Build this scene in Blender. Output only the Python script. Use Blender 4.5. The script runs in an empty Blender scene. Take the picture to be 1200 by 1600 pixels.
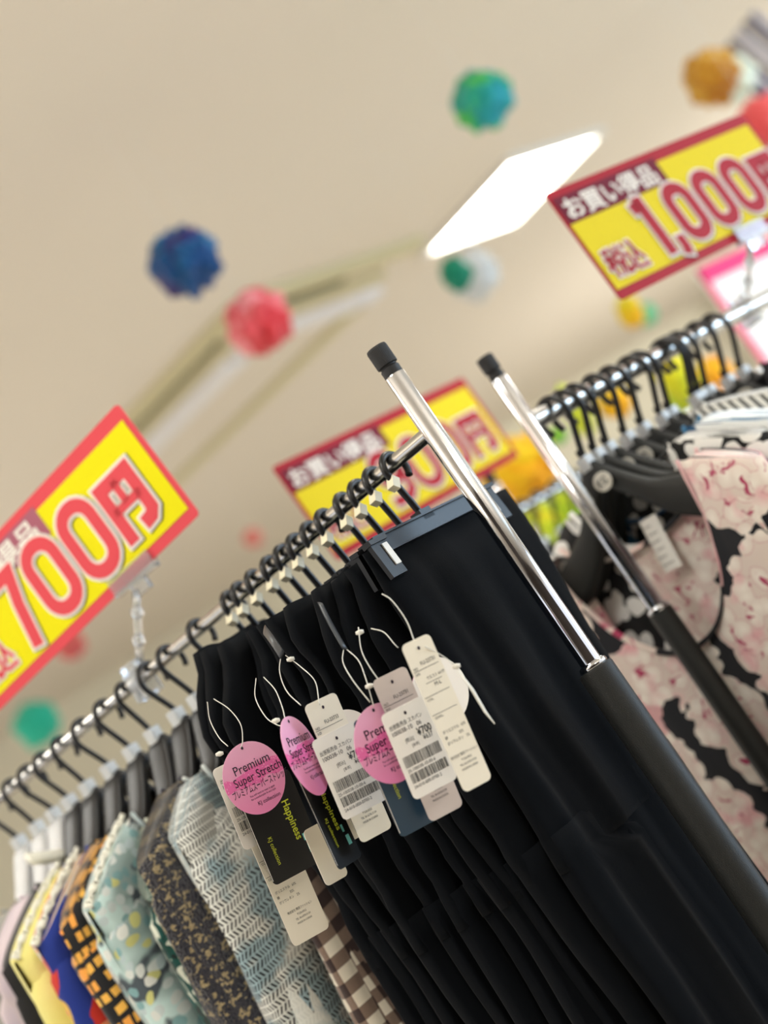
import bpy, bmesh, math, random
from mathutils import Vector, Matrix, Euler, noise
random.seed(7)
D = bpy.data
COL = bpy.context.scene.collection
sc = bpy.context.scene
PI = math.pi

# ------------------------------------------------------------------ camera
FPX = 2380.0
TH = math.atan(300.0 / FPX)
ROLL = math.radians(34.0)
CAM = Vector((0, 0, 1.35))
R0 = Vector((1, 0, 0)); U0 = Vector((0, -math.sin(TH), math.cos(TH))); FW = Vector((0, math.cos(TH), math.sin(TH)))
cR, sR = math.cos(ROLL), math.sin(ROLL)
def ray(px, py):
    dx, dy = px - 600.0, py - 800.0
    return R0 * ((cR * dx - sR * dy) / FPX) + U0 * ((-sR * dx - cR * dy) / FPX) + FW
def at(px, py, d): return CAM + ray(px, py) * d
def onz(px, py, z):
    r = ray(px, py); return CAM + r * ((z - CAM.z) / r.z)
cam_d = D.cameras.new('camera'); cam = D.objects.new('camera', cam_d); COL.objects.link(cam)
IR = R0 * cR - U0 * sR; IU = R0 * sR + U0 * cR
M = Matrix((IR, IU, -FW)).transposed().to_4x4(); M.translation = CAM
cam.matrix_world = M
cam_d.sensor_fit = 'VERTICAL'; cam_d.sensor_height = 36.0; cam_d.lens = FPX / 1600.0 * 36.0 * math.sqrt(1.0)
cam_d.clip_start = 0.05; cam_d.clip_end = 100
cam_d.dof.use_dof = True; cam_d.dof.focus_distance = 1.24; cam_d.dof.aperture_fstop = 3.0
sc.camera = cam

# ------------------------------------------------------------------ world, lights, exposure
w = D.worlds.new('world'); sc.world = w; w.use_nodes = True
w.node_tree.nodes['Background'].inputs[0].default_value = (0.93, 0.95, 1.0, 1)
w.node_tree.nodes['Background'].inputs[1].default_value = 1.4
sc.view_settings.view_transform = 'Standard'; sc.view_settings.look = 'None'
sc.view_settings.exposure = 0.12; sc.view_settings.gamma = 1.0; sc.view_settings.use_curve_mapping = False
PANEL_POWER = 15.0
def area(name, loc, rot, sx, sy, power, colr):
    l = D.lights.new(name, 'AREA'); l.shape = 'RECTANGLE'; l.size = sx; l.size_y = sy; l.energy = power; l.color = colr
    o = D.objects.new(name, l); COL.objects.link(o); o.location = loc; o.rotation_euler = rot
    return o
CEIL = 2.95
ww = area('right_wall_fill', (3.5, 4.6, 2.6), (0, 0, 0), 1.2, 1.2, 130, (0.95, 0.98, 1.0)); ww.data.spread = math.radians(100); ww.rotation_euler = (Vector((4.4, 8.0, 1.7)) - ww.location).to_track_quat('-Z', 'Y').to_euler()  # unseen fill lamp added to brighten the white right wall
area('shop_window_light', (6.2, 2.5, 1.7), (0, math.radians(100), 0), 1.6, 4.0, 170, (0.5, 0.74, 1.0))
for ux, uy, up in ((-2.6, 0.2, 60), (2.2, -0.6, 40), (-4.2, 6.0, 62), (2.6, 9.0, 22)):      # unseen fill lamps added to brighten the ceiling
    area('ceiling_fill', (ux, uy, 1.9 if uy < 3 else 1.0), (PI, 0, 0), 1.6, 1.6, up, (1.0, 0.97, 0.93))

# ------------------------------------------------------------------ helpers
def lin(v):
    v /= 255.0
    return v / 12.92 if v <= 0.04045 else ((v + 0.055) / 1.055) ** 2.4
def rgb(r, g, b): return (lin(r), lin(g), lin(b), 1.0)
MATS = {}
def mat(name, c=(128, 128, 128), rough=0.6, metal=0.0, spec=0.5, trans=0.0, sheen=0.0, coat=0.0, emit=None, bump=0.0, bscale=400.0, ior=1.45, alpha=1.0):
    if name in MATS: return MATS[name]
    m = D.materials.new(name); m.use_nodes = True; nt = m.node_tree; p = nt.nodes['Principled BSDF']
    p.inputs['Base Color'].default_value = rgb(*c); p.inputs['Roughness'].default_value = rough
    p.inputs['Metallic'].default_value = metal; p.inputs['Specular IOR Level'].default_value = spec
    p.inputs['Transmission Weight'].default_value = trans; p.inputs['IOR'].default_value = ior
    p.inputs['Sheen Weight'].default_value = sheen; p.inputs['Coat Weight'].default_value = coat
    p.inputs['Alpha'].default_value = alpha
    if emit:
        p.inputs['Emission Color'].default_value = rgb(*emit[0]); p.inputs['Emission Strength'].default_value = emit[1]
    tc = nt.nodes.new('ShaderNodeTexCoord'); nz = nt.nodes.new('ShaderNodeTexNoise')
    nz.inputs['Scale'].default_value = bscale; nt.links.new(tc.outputs['Object'], nz.inputs['Vector'])
    if bump > 0:
        b = nt.nodes.new('ShaderNodeBump'); b.inputs['Strength'].default_value = bump; b.inputs['Distance'].default_value = 0.001
        nt.links.new(nz.outputs['Fac'], b.inputs['Height']); nt.links.new(b.outputs['Normal'], p.inputs['Normal'])
    else:
        mr = nt.nodes.new('ShaderNodeMapRange'); mr.inputs['To Min'].default_value = max(0.0, rough - 0.02); mr.inputs['To Max'].default_value = rough + 0.03
        nt.links.new(nz.outputs['Fac'], mr.inputs['Value']); nt.links.new(mr.outputs['Result'], p.inputs['Roughness'])
    MATS[name] = m; return m

class NG:
    """tiny node-graph helper; works on UV coordinates in metres"""
    def __init__(s, name, rough=0.85, sheen=0.2):
        s.m = D.materials.new(name); s.m.use_nodes = True; s.nt = s.m.node_tree; s.p = s.nt.nodes['Principled BSDF']
        s.p.inputs['Roughness'].default_value = rough; s.p.inputs['Sheen Weight'].default_value = sheen
        s.p.inputs['Specular IOR Level'].default_value = 0.25
        s.uv = s.nt.nodes.new('ShaderNodeUVMap').outputs[0]
        sp = s.nt.nodes.new('ShaderNodeSeparateXYZ'); s.nt.links.new(s.uv, sp.inputs[0]); s.u, s.v = sp.outputs[0], sp.outputs[1]
        MATS[name] = s.m
    def put(s, sock, v):
        if isinstance(v, bpy.types.NodeSocket): s.nt.links.new(v, sock)
        else: sock.default_value = v
    def op(s, o, a, b=0.0, c=0.0):
        n = s.nt.nodes.new('ShaderNodeMath'); n.operation = o
        s.put(n.inputs[0], a); s.put(n.inputs[1], b); s.put(n.inputs[2], c); return n.outputs[0]
    def vec(s, x, y, z=0.0):
        n = s.nt.nodes.new('ShaderNodeCombineXYZ'); s.put(n.inputs[0], x); s.put(n.inputs[1], y); s.put(n.inputs[2], z); return n.outputs[0]
    def noise(s, v, scale, detail=2.0, dist=0.0, col=False):
        n = s.nt.nodes.new('ShaderNodeTexNoise'); s.put(n.inputs['Vector'], v); n.inputs['Scale'].default_value = scale
        n.inputs['Detail'].default_value = detail; n.inputs['Distortion'].default_value = dist
        return n.outputs['Color'] if col else n.outputs['Fac']
    def warp(s, v, scale, amt):
        c = s.noise(v, scale, 2.0, 0.0, True)
        a = s.nt.nodes.new('ShaderNodeVectorMath'); a.operation = 'SUBTRACT'; s.put(a.inputs[0], c); a.inputs[1].default_value = (0.5, 0.5, 0.5)
        b = s.nt.nodes.new('ShaderNodeVectorMath'); b.operation = 'SCALE'; s.put(b.inputs[0], a.outputs[0]); b.inputs['Scale'].default_value = amt
        d = s.nt.nodes.new('ShaderNodeVectorMath'); d.operation = 'ADD'; s.put(d.inputs[0], b.outputs[0]); s.put(d.inputs[1], v)
        return d.outputs[0]
    def vor(s, v, scale, rnd=1.0):
        n = s.nt.nodes.new('ShaderNodeTexVoronoi'); n.voronoi_dimensions = '2D'; s.put(n.inputs['Vector'], v)
        n.inputs['Scale'].default_value = scale; n.inputs['Randomness'].default_value = rnd
        sp = s.nt.nodes.new('ShaderNodeSeparateColor'); s.nt.links.new(n.outputs['Color'], sp.inputs[0])
        return n.outputs['Distance'], sp.outputs[0], sp.outputs[1]
    def white(s, v):
        n = s.nt.nodes.new('ShaderNodeTexWhiteNoise'); n.noise_dimensions = '2D'; s.put(n.inputs['Vector'], v); return n.outputs['Value']
    def mix(s, f, a, b):
        n = s.nt.nodes.new('ShaderNodeMix'); n.data_type = 'RGBA'; s.put(n.inputs[0], f)
        s.put(n.inputs[6], rgb(*a) if isinstance(a, tuple) else a); s.put(n.inputs[7], rgb(*b) if isinstance(b, tuple) else b); return n.outputs[2]
    def ramp(s, f, lo, hi):
        n = s.nt.nodes.new('ShaderNodeMapRange'); s.put(n.inputs[0], f); n.inputs[1].default_value = lo; n.inputs[2].default_value = hi; return n.outputs[0]
    def done(s, c, h=None, strength=0.4, dist=0.001):
        s.put(s.p.inputs['Base Color'], c if not isinstance(c, tuple) else rgb(*c))
        if h is not None:
            b = s.nt.nodes.new('ShaderNodeBump'); b.inputs['Strength'].default_value = strength; b.inputs['Distance'].default_value = dist
            s.put(b.inputs['Height'], h); s.nt.links.new(b.outputs[0], s.p.inputs['Normal'])
        return s.m

def link(name, me, m=None, parent=None, smooth=True, kind=None):
    if m is not None and not me.materials: me.materials.append(m)
    o = D.objects.new(name, me); COL.objects.link(o)
    if parent is not None: o.parent = parent
    if smooth and len(me.polygons): me.polygons.foreach_set('use_smooth', [True] * len(me.polygons))
    if kind: o['kind'] = kind
    return o
def pymesh(name, vs, fs, uvs=None):
    me = D.meshes.new(name); me.from_pydata([tuple(v) for v in vs], [], fs)
    if uvs:
        l = me.uv_layers.new(name='UVMap').data
        for p in me.polygons:
            for li in p.loop_indices: l[li].uv = uvs[me.loops[li].vertex_index]
    me.validate(); me.update(); return me
def tag(o, label, cat, group=None):
    o['label'] = label; o['category'] = cat
    if group: o['group'] = group
    return o
def empty(name, loc=(0, 0, 0), rz=0.0):
    o = D.objects.new(name, None); COL.objects.link(o); o.location = loc; o.rotation_euler = (0, 0, rz); o.empty_display_size = 0.05
    return o
class MB:
    def __init__(s): s.v = []; s.f = []
    def add(s, vs, fs):
        n = len(s.v); s.v += [Vector(v) for v in vs]; s.f += [tuple(i + n for i in f) for f in fs]; return s
    def box(s, c, d, mt=None):
        x, y, z = d[0] / 2, d[1] / 2, d[2] / 2
        vs = [Vector((i * x, j * y, k * z)) for i in (-1, 1) for j in (-1, 1) for k in (-1, 1)]
        if mt: vs = [mt @ v for v in vs]
        return s.add([v + Vector(c) for v in vs], [(0, 1, 3, 2), (4, 6, 7, 5), (0, 4, 5, 1), (2, 3, 7, 6), (0, 2, 6, 4), (1, 5, 7, 3)])
    def tube(s, pts, r, n=10, closed=False, flat=1.0):
        pts = [Vector(p) for p in pts]; N = len(pts); rs = r if isinstance(r, (list, tuple)) else [r] * N
        t0 = (pts[1] - pts[0]).normalized(); nx = t0.orthogonal().normalized(); vs = []
        for i in range(N):
            a = pts[(i - 1) % N] if (closed or i > 0) else pts[i]; b = pts[(i + 1) % N] if (closed or i < N - 1) else pts[i]
            t = (b - a).normalized(); nx = (nx - t * nx.dot(t)); nx = nx.normalized() if nx.length > 1e-6 else t.orthogonal().normalized(); ny = t.cross(nx)
            for k in range(n):
                an = 2 * PI * k / n; vs.append(pts[i] + nx * (math.cos(an) * rs[i]) + ny * (math.sin(an) * rs[i] * flat))
        fs = []
        for i in range(N if closed else N - 1):
            for k in range(n):
                a = i * n + k; b = i * n + (k + 1) % n; j = (i + 1) % N
                fs.append((a, b, j * n + (k + 1) % n, j * n + k))
        if not closed: fs += [tuple(range(n - 1, -1, -1)), tuple((N - 1) * n + k for k in range(n))]
        return s.add(vs, fs)
    def lathe(s, prof, c=(0, 0, 0), n=32):
        c = Vector(c); vs = []
        for r, z in prof:
            for k in range(n): vs.append(c + Vector((r * math.cos(2 * PI * k / n), r * math.sin(2 * PI * k / n), z)))
        fs = []
        for i in range(len(prof) - 1):
            for k in range(n): fs.append((i * n + k, i * n + (k + 1) % n, (i + 1) * n + (k + 1) % n, (i + 1) * n + k))
        fs += [tuple(range(n - 1, -1, -1)), tuple((len(prof) - 1) * n + k for k in range(n))]
        return s.add(vs, fs)
    def mesh(s, name): return pymesh(name, s.v, s.f)
    def build(s, name, m, parent=None, smooth=False, kind=None, bevel=0.0):
        o = link(name, s.mesh(name), m, parent, smooth, kind)
        if smooth == 'auto' or bevel:
            pass
        if bevel:
            b = o.modifiers.new('bevel', 'BEVEL'); b.width = bevel; b.segments = 2; b.limit_method = 'ANGLE'
        return o
def shade_auto(o, ang=40):
    me = o.data
    me.polygons.foreach_set('use_smooth', [True] * len(me.polygons))
    try: me.set_sharp_from_angle(angle=math.radians(ang))
    except Exception: pass
    return o
def smooth_path(pts, n=6):
    """Catmull-Rom through pts"""
    P = [Vector(p) for p in pts]; P = [P[0] * 2 - P[1]] + P + [P[-1] * 2 - P[-2]]; out = []
    for i in range(1, len(P) - 2):
        for k in range(n):
            t = k / n; a, b, c, d = P[i - 1], P[i], P[i + 1], P[i + 2]
            out.append(0.5 * ((2 * b) + (c - a) * t + (2 * a - 5 * b + 4 * c - d) * t * t + (3 * b - a - 3 * c + d) * t ** 3))
    out.append(P[-2]); return out
def sstep(a, b, x):
    t = min(1, max(0, (x - a) / (b - a))); return t * t * (3 - 2 * t)

# ------------------------------------------------------------------ materials
CHROME = mat('chrome', (205, 207, 212), 0.07, 1.0)
STEEL = mat('brushed_steel_bar', (190, 188, 184), 0.2, 1.0)
SLEEVE = mat('black_powder_coat', (30, 31, 30), 0.5, 0.0, 0.35, bump=0.25, bscale=1500)
RUBBER = mat('black_knurled_plastic', (30, 30, 31), 0.55, bump=0.3, bscale=900)
BLACKPL = mat('black_glossy_plastic', (12, 12, 14), 0.36, spec=.4)
BLACKMT = mat('black_matt_hanger', (25, 27, 26), 0.6, bump=0.1, bscale=1200)
HOOKM = mat('black_hook_plastic', (14, 14, 16), 0.35)
CREAM = mat('cream_size_marker', (226, 218, 190), 0.45)
WHITECL = mat('frosted_size_marker', (225, 228, 228), 0.35, trans=0.25)
CLEARH = mat('clear_hanger_plastic', (190, 192, 194), 0.6, trans=0.35, spec=.1)
CLEAR = mat('clear_plastic', (240, 243, 246), 0.12, trans=0.85, ior=1.4)
CARD = mat('cream_card', (240, 233, 216), 0.6)
CARDW = mat('white_card', (244, 239, 232), 0.6)
CARDG = mat('grey_lilac_card', (205, 192, 186), 0.6)
CARDB = mat('black_card', (8, 9, 11), 0.5)
CARDN = mat('navy_sheen_card', (34, 62, 84), 0.3)
INK = mat('black_ink', (45, 45, 48), 0.6)
INKR = mat('dark_ink', (40, 25, 45), 0.6)
YINK = mat('yellow_ink', (205, 215, 60), 0.6)
CINK = mat('cyan_ink', (120, 205, 205), 0.6)
STRING = mat('white_nylon_string', (225, 222, 212), 0.5)
RIBBON = mat('black_satin_ribbon', (45, 48, 52), 0.35)

# black jersey cloth
g = NG('black_jersey', 0.95, 0.03); nz = g.noise(g.vec(g.op('MULTIPLY', g.u, 900.0), g.op('MULTIPLY', g.v, 450.0)), 1.0, 2)
BLACKCLOTH = g.done((5, 8, 13), nz, 0.25, 0.0006)
g.p.inputs['Specular IOR Level'].default_value = 0.1
# pink oval label
g = NG('pink_oval_print', 0.35, 0.0)
n1 = g.noise(g.uv, 45.0, 1.0, 0.6); band = g.op('LESS_THAN', g.op('ABSOLUTE', g.op('ADD', g.op('SUBTRACT', g.v, 0.0), g.op('MULTIPLY', g.op('SUBTRACT', n1, 0.5), 0.014))), 0.006)
sp = g.op('GREATER_THAN', g.noise(g.uv, 700.0, 1.0), 0.66)
c0 = g.mix(g.ramp(g.v, -0.03, 0.03), (236, 140, 190), (238, 178, 208)); c0 = g.mix(band, c0, (234, 112, 176)); c0 = g.mix(g.op('MULTIPLY', band, sp), c0, (250, 190, 220))
PINK = g.done(c0)

# -- garment prints
def p_gingham():
    g = NG('brown_gingham', 0.9); S = 0.026
    a = g.op('LESS_THAN', g.op('FRACT', g.op('DIVIDE', g.u, S)), 0.5); b = g.op('LESS_THAN', g.op('FRACT', g.op('DIVIDE', g.v, S)), 0.5)
    tw = g.op('LESS_THAN', g.op('FRACT', g.op('DIVIDE', g.op('ADD', g.u, g.v), 0.0016)), 0.5)
    half = g.mix(tw, (150, 130, 115), (105, 84, 74))
    one = g.op('ABSOLUTE', g.op('SUBTRACT', a, b)); both = g.op('MULTIPLY', a, b)
    c = g.mix(one, (232, 224, 206), half); c = g.mix(both, c, (58, 44, 42))
    return g.done(c, g.noise(g.uv, 1500, 2), 0.5, 0.0008)
def p_dash():
    g = NG('pale_blue_dash_print', 0.8)
    wv = g.warp(g.uv, 9.0, 0.006); sp = g.nt.nodes.new('ShaderNodeSeparateXYZ'); g.nt.links.new(wv, sp.inputs[0]); u, v = sp.outputs[0], sp.outputs[1]
    r = g.op('DIVIDE', v, 0.0075); row = g.op('FLOOR', r); fr = g.op('FRACT', r)
    par = g.op('SUBTRACT', g.op('MULTIPLY', g.op('FRACT', g.op('MULTIPLY', row, 0.5)), 4.0), 1.0)
    d = g.op('FRACT', g.op('ADD', g.op('DIVIDE', u, 0.0038), g.op('MULTIPLY', fr, g.op('MULTIPLY', par, 0.9))))
    m = g.op('MULTIPLY', g.op('LESS_THAN', d, 0.44), g.op('LESS_THAN', g.op('ABSOLUTE', g.op('SUBTRACT', fr, 0.5)), 0.4))
    base = g.mix(g.ramp(g.noise(g.uv, 22.0, 2.0), 0.47, 0.56), (228, 230, 224), (158, 182, 190))
    dc = g.mix(g.ramp(g.noise(g.uv, 9.0, 1.0), 0.55, 0.60), (8, 10, 14), (215, 218, 212))
    return g.done(g.mix(m, base, dc), g.noise(g.uv, 900, 2), 0.3, 0.0006)
def p_tweed():
    g = NG('navy_gold_tweed', 0.95, 0.4)
    wv = g.warp(g.uv, 160.0, 0.003); d, r1, r2 = g.vor(wv, 380.0)
    big = g.noise(g.uv, 190.0, 2.0)
    sp = g.nt.nodes.new('ShaderNodeSeparateXYZ'); g.nt.links.new(g.uv, sp.inputs[0])
    rows = g.op('ADD', g.op('MULTIPLY', g.op('SINE', g.op('MULTIPLY', sp.outputs[1], 420.0)), 0.10), g.op('MULTIPLY', g.op('SINE', g.op('MULTIPLY', sp.outputs[0], 380.0)), 0.10))
    gold = g.op('GREATER_THAN', g.op('ADD', g.op('ADD', g.op('MULTIPLY', r1, 0.45), big), rows), 0.88)
    fib = g.noise(g.vec(g.op('MULTIPLY', g.u, 3.0), g.v), 700.0, 2.0)
    c = g.mix(gold, g.mix(fib, (12, 12, 28), (36, 36, 60)), g.mix(fib, (140, 115, 70), (235, 215, 165)))
    return g.done(c, g.op('ADD', g.op('SUBTRACT', 1.0, g.op('MULTIPLY', d, 2.0)), fib), 0.9, 0.003)
def p_brush():
    g = NG('teal_brush_print', 0.45)
    wv = g.warp(g.uv, 7.0, 0.07); st = g.noise(g.vec(g.op('MULTIPLY', g.u, 1.0), g.op('MULTIPLY', g.v, 0.22)), 95.0, 2.0, 1.2)
    n = g.nt.nodes.new('ShaderNodeTexWave'); g.put(n.inputs['Vector'], wv); n.inputs['Scale'].default_value = 17.0; n.inputs['Distortion'].default_value = 7.0; n.inputs['Detail'].default_value = 2
    n.inputs['Detail Scale'].default_value = 3.0
    f = g.op('ADD', n.outputs['Fac'], g.op('MULTIPLY', g.op('SUBTRACT', st, 0.5), 1.2))
    c = g.mix(g.ramp(g.noise(g.uv, 18.0, 2.0), 0.42, 0.6), (16, 88, 82), (38, 60, 50)); c = g.mix(g.op('GREATER_THAN', f, 0.87), c, (218, 222, 206)); c = g.mix(g.op('LESS_THAN', f, 0.1), c, (25, 34, 32))
    return g.done(c)
def p_aqua():
    g = NG('aqua_floral_chiffon', 0.7)
    wv = g.warp(g.uv, 45.0, 0.012); d, r1, r2 = g.vor(wv, 75.0); petal = g.op('LESS_THAN', d, 0.40)
    n = g.noise(g.uv, 16.0, 2.0)
    base = g.mix(g.ramp(n, 0.42, 0.58), (196, 222, 220), (150, 172, 170)); base = g.mix(g.ramp(g.noise(g.uv, 26.0, 2), 0.53, 0.6), base, (74, 84, 92))
    pc = g.mix(r1, (176, 196, 200), (226, 228, 222)); pc = g.mix(g.op('GREATER_THAN', r2, 0.88), pc, (204, 204, 132)); pc = g.mix(g.op('LESS_THAN', r2, 0.22), pc, (128, 168, 172))
    return g.done(g.mix(petal, base, pc))
def p_orange():
    g = NG('black_orange_square_print', 0.7)
    wv = g.warp(g.uv, 9.0, 0.03); sp = g.nt.nodes.new('ShaderNodeSeparateXYZ'); g.nt.links.new(wv, sp.inputs[0])
    r = g.op('DIVIDE', sp.outputs[1], 0.016); row = g.op('FLOOR', r); off = g.white(g.vec(row, 3.0))
    u = g.op('ADD', g.op('DIVIDE', sp.outputs[0], g.op('ADD', 0.009, g.op('MULTIPLY', off, 0.006))), off); cl = g.op('FLOOR', u)
    rnd = g.white(g.vec(cl, row)); fx = g.op('ABSOLUTE', g.op('SUBTRACT', g.op('FRACT', u), 0.5)); fy = g.op('ABSOLUTE', g.op('SUBTRACT', g.op('FRACT', r), 0.5))
    sh = g.op('LESS_THAN', g.op('MAXIMUM', fx, g.op('MULTIPLY', fy, g.op('ADD', 0.85, g.op('MULTIPLY', rnd, 0.5)))), 0.36)
    m = g.op('MULTIPLY', sh, g.op('GREATER_THAN', rnd, 0.25))
    return g.done(g.mix(m, (26, 26, 30), g.mix(rnd, (244, 150, 66), (240, 188, 84))))
def p_bigfloral(name, base, petals, accent, scale, thr=0.55):
    g = NG(name, 0.75)
    wv = g.warp(g.uv, scale * 2.6, 0.22 / scale); d, r1, r2 = g.vor(wv, scale); d2, q1, q2 = g.vor(g.warp(g.uv, scale * 4, 0.1 / scale), scale * 2.3)
    flower = g.op('MULTIPLY', g.op('LESS_THAN', d, thr), g.op('GREATER_THAN', r1, 0.12))
    pc = petals[0]
    pc = g.mix(g.op('GREATER_THAN', r2, 0.4), petals[0], petals[1]); pc = g.mix(g.op('GREATER_THAN', r2, 0.72), pc, petals[2])
    heart = g.op('LESS_THAN', g.op('ADD', d, g.op('MULTIPLY', g.noise(g.uv, scale * 6, 3), 0.3)), thr * 0.55)
    pc = g.mix(g.op('MULTIPLY', heart, g.op('GREATER_THAN', q1, 0.35)), pc, accent)
    edge = g.op('MULTIPLY', g.op('LESS_THAN', d2, 0.12), flower)
    pc = g.mix(edge, pc, accent)
    return g.done(g.mix(flower, base, pc), g.noise(g.uv, 600, 2), 0.15, 0.0005)
def p_navyfloral():
    g = NG('navy_white_pink_floral', 0.8)
    S = 12.5
    wv = g.warp(g.uv, 55.0, 0.018); wv = g.warp(wv, 20.0, 0.02)
    d, r1, r2 = g.vor(wv, S); dp, p1, p2 = g.vor(g.warp(g.uv, 30.0, 0.012), 44.0)
    scal = g.op('ADD', d, g.op('MULTIPLY', g.op('SUBTRACT', dp, 0.35), 0.22))
    flower = g.op('MULTIPLY', g.op('LESS_THAN', scal, 0.62), g.op('GREATER_THAN', r1, 0.03))
    cream = g.mix(g.ramp(dp, 0.0, 0.6), (248, 240, 230), (228, 212, 202))
    blush = g.mix(g.ramp(g.noise(g.uv, 26.0, 2.0), 0.52, 0.72), cream, (234, 176, 182))
    ink = g.op('MULTIPLY', g.ramp(g.noise(g.uv, 55.0, 3.0, 1.0), 0.60, 0.64), g.op('LESS_THAN', d, 0.40))
    pc = g.mix(ink, blush, (178, 60, 98))
    pc = g.mix(g.op('MULTIPLY', g.op('GREATER_THAN', r2, 0.88), 0.5), pc, (206, 110, 132))
    pc = g.mix(g.op('LESS_THAN', g.op('ABSOLUTE', g.op('SUBTRACT', dp, 0.5)), 0.012), pc, (200, 130, 140))
    return g.done(g.mix(flower, (11, 14, 24), pc), g.noise(g.uv, 900, 2), 0.25, 0.0006)
def p_stripe():
    g = NG('black_white_stripe', 0.8); f = g.op('FRACT', g.op('DIVIDE', g.op('ADD', g.u, g.op('MULTIPLY', g.v, 0.25)), 0.0115))
    return g.done(g.mix(g.op('LESS_THAN', f, 0.4), (228, 228, 222), (34, 36, 40)))
def p_leaf():
    g = NG('black_white_leaf_print', 0.8); wv = g.warp(g.uv, 30.0, 0.02); d, a, b = g.vor(g.vec(g.op('MULTIPLY', g.u, 1.0), g.op('MULTIPLY', g.v, 1.7)), 38.0)
    d2, a2, b2 = g.vor(wv, 45.0); return g.done(g.mix(g.op('LESS_THAN', d2, 0.45), (16, 17, 19), (230, 230, 226)))
def p_plain(name, c, c2, rough=0.85):
    g = NG(name, rough); return g.done(g.mix(g.noise(g.uv, 30.0, 3), c, c2), g.noise(g.uv, 900, 2), 0.3, 0.0005)

# ------------------------------------------------------------------ setting: room shell
CEILM = mat('painted_ceiling', (222, 212, 197), 0.9, bump=0.2, bscale=20)
WALLM = mat('cream_wall', (216, 208, 184), 0.9, bump=0.1, bscale=20)
WALLW = mat('white_wall', (236, 232, 224), 0.9, bump=0.1, bscale=20)
FLOORM = mat('pale_vinyl_floor', (214, 206, 192), 0.4)
def struct(name, b, m):
    o = b.build(name, m); o['kind'] = 'structure'; return o
struct('floor', MB().box((0, 5, -0.05), (18, 20, 0.1)), FLOORM)
E1 = Vector((math.sin(math.radians(47.5)), math.cos(math.radians(47.5)), 0))     # room axes
E2 = Vector((-E1.y, E1.x, 0))
def oriented(c, along, L, Wd, Hh):
    a = Vector(along).normalized(); b = Vector((-a.y, a.x, 0)); m3 = Matrix((a, b, Vector((0, 0, 1)))).transposed()
    return MB().box(c, (L, Wd, Hh), m3)
def light_hole_ceiling():
    return MB().box((0, 5, CEIL + 0.05), (18, 20, 0.1))
struct('ceiling', light_hole_ceiling(), CEILM)
struct('wall_back', oriented((-2.5, 11.5, CEIL / 2), (1, 0.25, 0), 14, 0.1, CEIL), WALLM)
struct('wall_front', oriented((0, -4.5, CEIL / 2), (1, 0, 0), 13, 0.1, CEIL), mat('brown_panelling', (66, 52, 42), .6))
struct('reflection_block', MB().box((-0.3, -1.9, 2.55), (2.0, 0.3, 0.8)), mat('dark_reflection_block', (52, 42, 36), .6))  # unseen dark block added to put a dark stripe in the chrome's reflection
struct('wall_right', oriented((6.3, 8.3, CEIL / 2), (E2.x, E2.y, 0), 9, 0.1, CEIL), WALLW)
# L-shaped recess: moulding, dark slot, pale strips
cn = onz(372, 478, CEIL); cn = Vector((cn.x, cn.y, 0))
MOULD = mat('cream_moulding', (206, 197, 158), 0.7); SLOT = mat('dark_slot', (50, 46, 34), 0.8); PALE = mat('pale_plastic_cover', (232, 230, 232), 0.5)
DL = Vector((-0.80, 0.60, 0)).normalized(); DR = E1
def run(name, d, s0, s1, off, wd, z0, z1, m, n):
    nrm = Vector((-d.y, d.x, 0));
    if nrm.dot(Vector((0, 1, 0))) < 0: nrm = -nrm
    c = cn + d * ((s0 + s1) / 2) + nrm * off; c.z = (z0 + z1) / 2
    return struct(name, oriented(c, d, abs(s1 - s0), wd, z1 - z0), m)
run('trim_1', DL, -0.05, 2.2, -0.04, 0.07, CEIL - 0.035, CEIL, MOULD, 1)
run('trim_2', DR, -0.05, 0.98, -0.04, 0.07, CEIL - 0.035, CEIL, MOULD, 2)
run('trim_3', DL, 0.0, 2.2, 0.06, 0.08, CEIL - 0.012, CEIL - 0.002, SLOT, 3)
run('trim_4', DR, 0.0, 0.62, 0.06, 0.08, CEIL - 0.012, CEIL - 0.002, SLOT, 4)
run('trim_5', DL, 0.1, 2.2, 0.16, 0.06, CEIL - 0.03, CEIL, MOULD, 5)
run('trim_6', DR, 0.0, 0.9, 0.16, 0.06, CEIL - 0.03, CEIL, MOULD, 6)
run('trim_7', DL, 0.45, 1.7, 0.36, 0.16, CEIL - 0.03, CEIL, PALE, 7)
run('trim_8', DR, 0.2, 1.02, 0.36, 0.10, CEIL - 0.03, CEIL, PALE, 8)
run('trim_9', DL, 0.2, 2.4, 1.0, 0.06, CEIL - 0.03, CEIL, MOULD, 9)

# ceiling light panels
PANEL = mat('lit_diffuser', (255, 252, 245), 0.5, emit=((255, 253, 246), PANEL_POWER))
FRAMEM = mat('white_light_frame', (225, 222, 214), 0.5)
def ceiling_light(x, y, label, sz=0.6):
    t = empty('ceiling_light', (x, y, CEIL), math.radians(42.5)); tag(t, label, 'ceiling light', 'square ceiling light panels')
    b = MB(); h = sz / 2
    for sx, sy, dx, dy in ((0, 1, sz + 0.06, 0.03), (0, -1, sz + 0.06, 0.03), (1, 0, 0.03, sz), (-1, 0, 0.03, sz)):
        b.box((sx * (h + 0.015), sy * (h + 0.015), -0.012), (dx, dy, 0.024))
    b.build('frame', FRAMEM, t)
    MB().box((0, 0, -0.006), (sz, sz, 0.008)).build('diffuser', PANEL, t)
    return t
Lc = onz(797, 299, CEIL)
ceiling_light(Lc.x, Lc.y, 'glowing square ceiling light panel below the green pompom')
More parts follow.
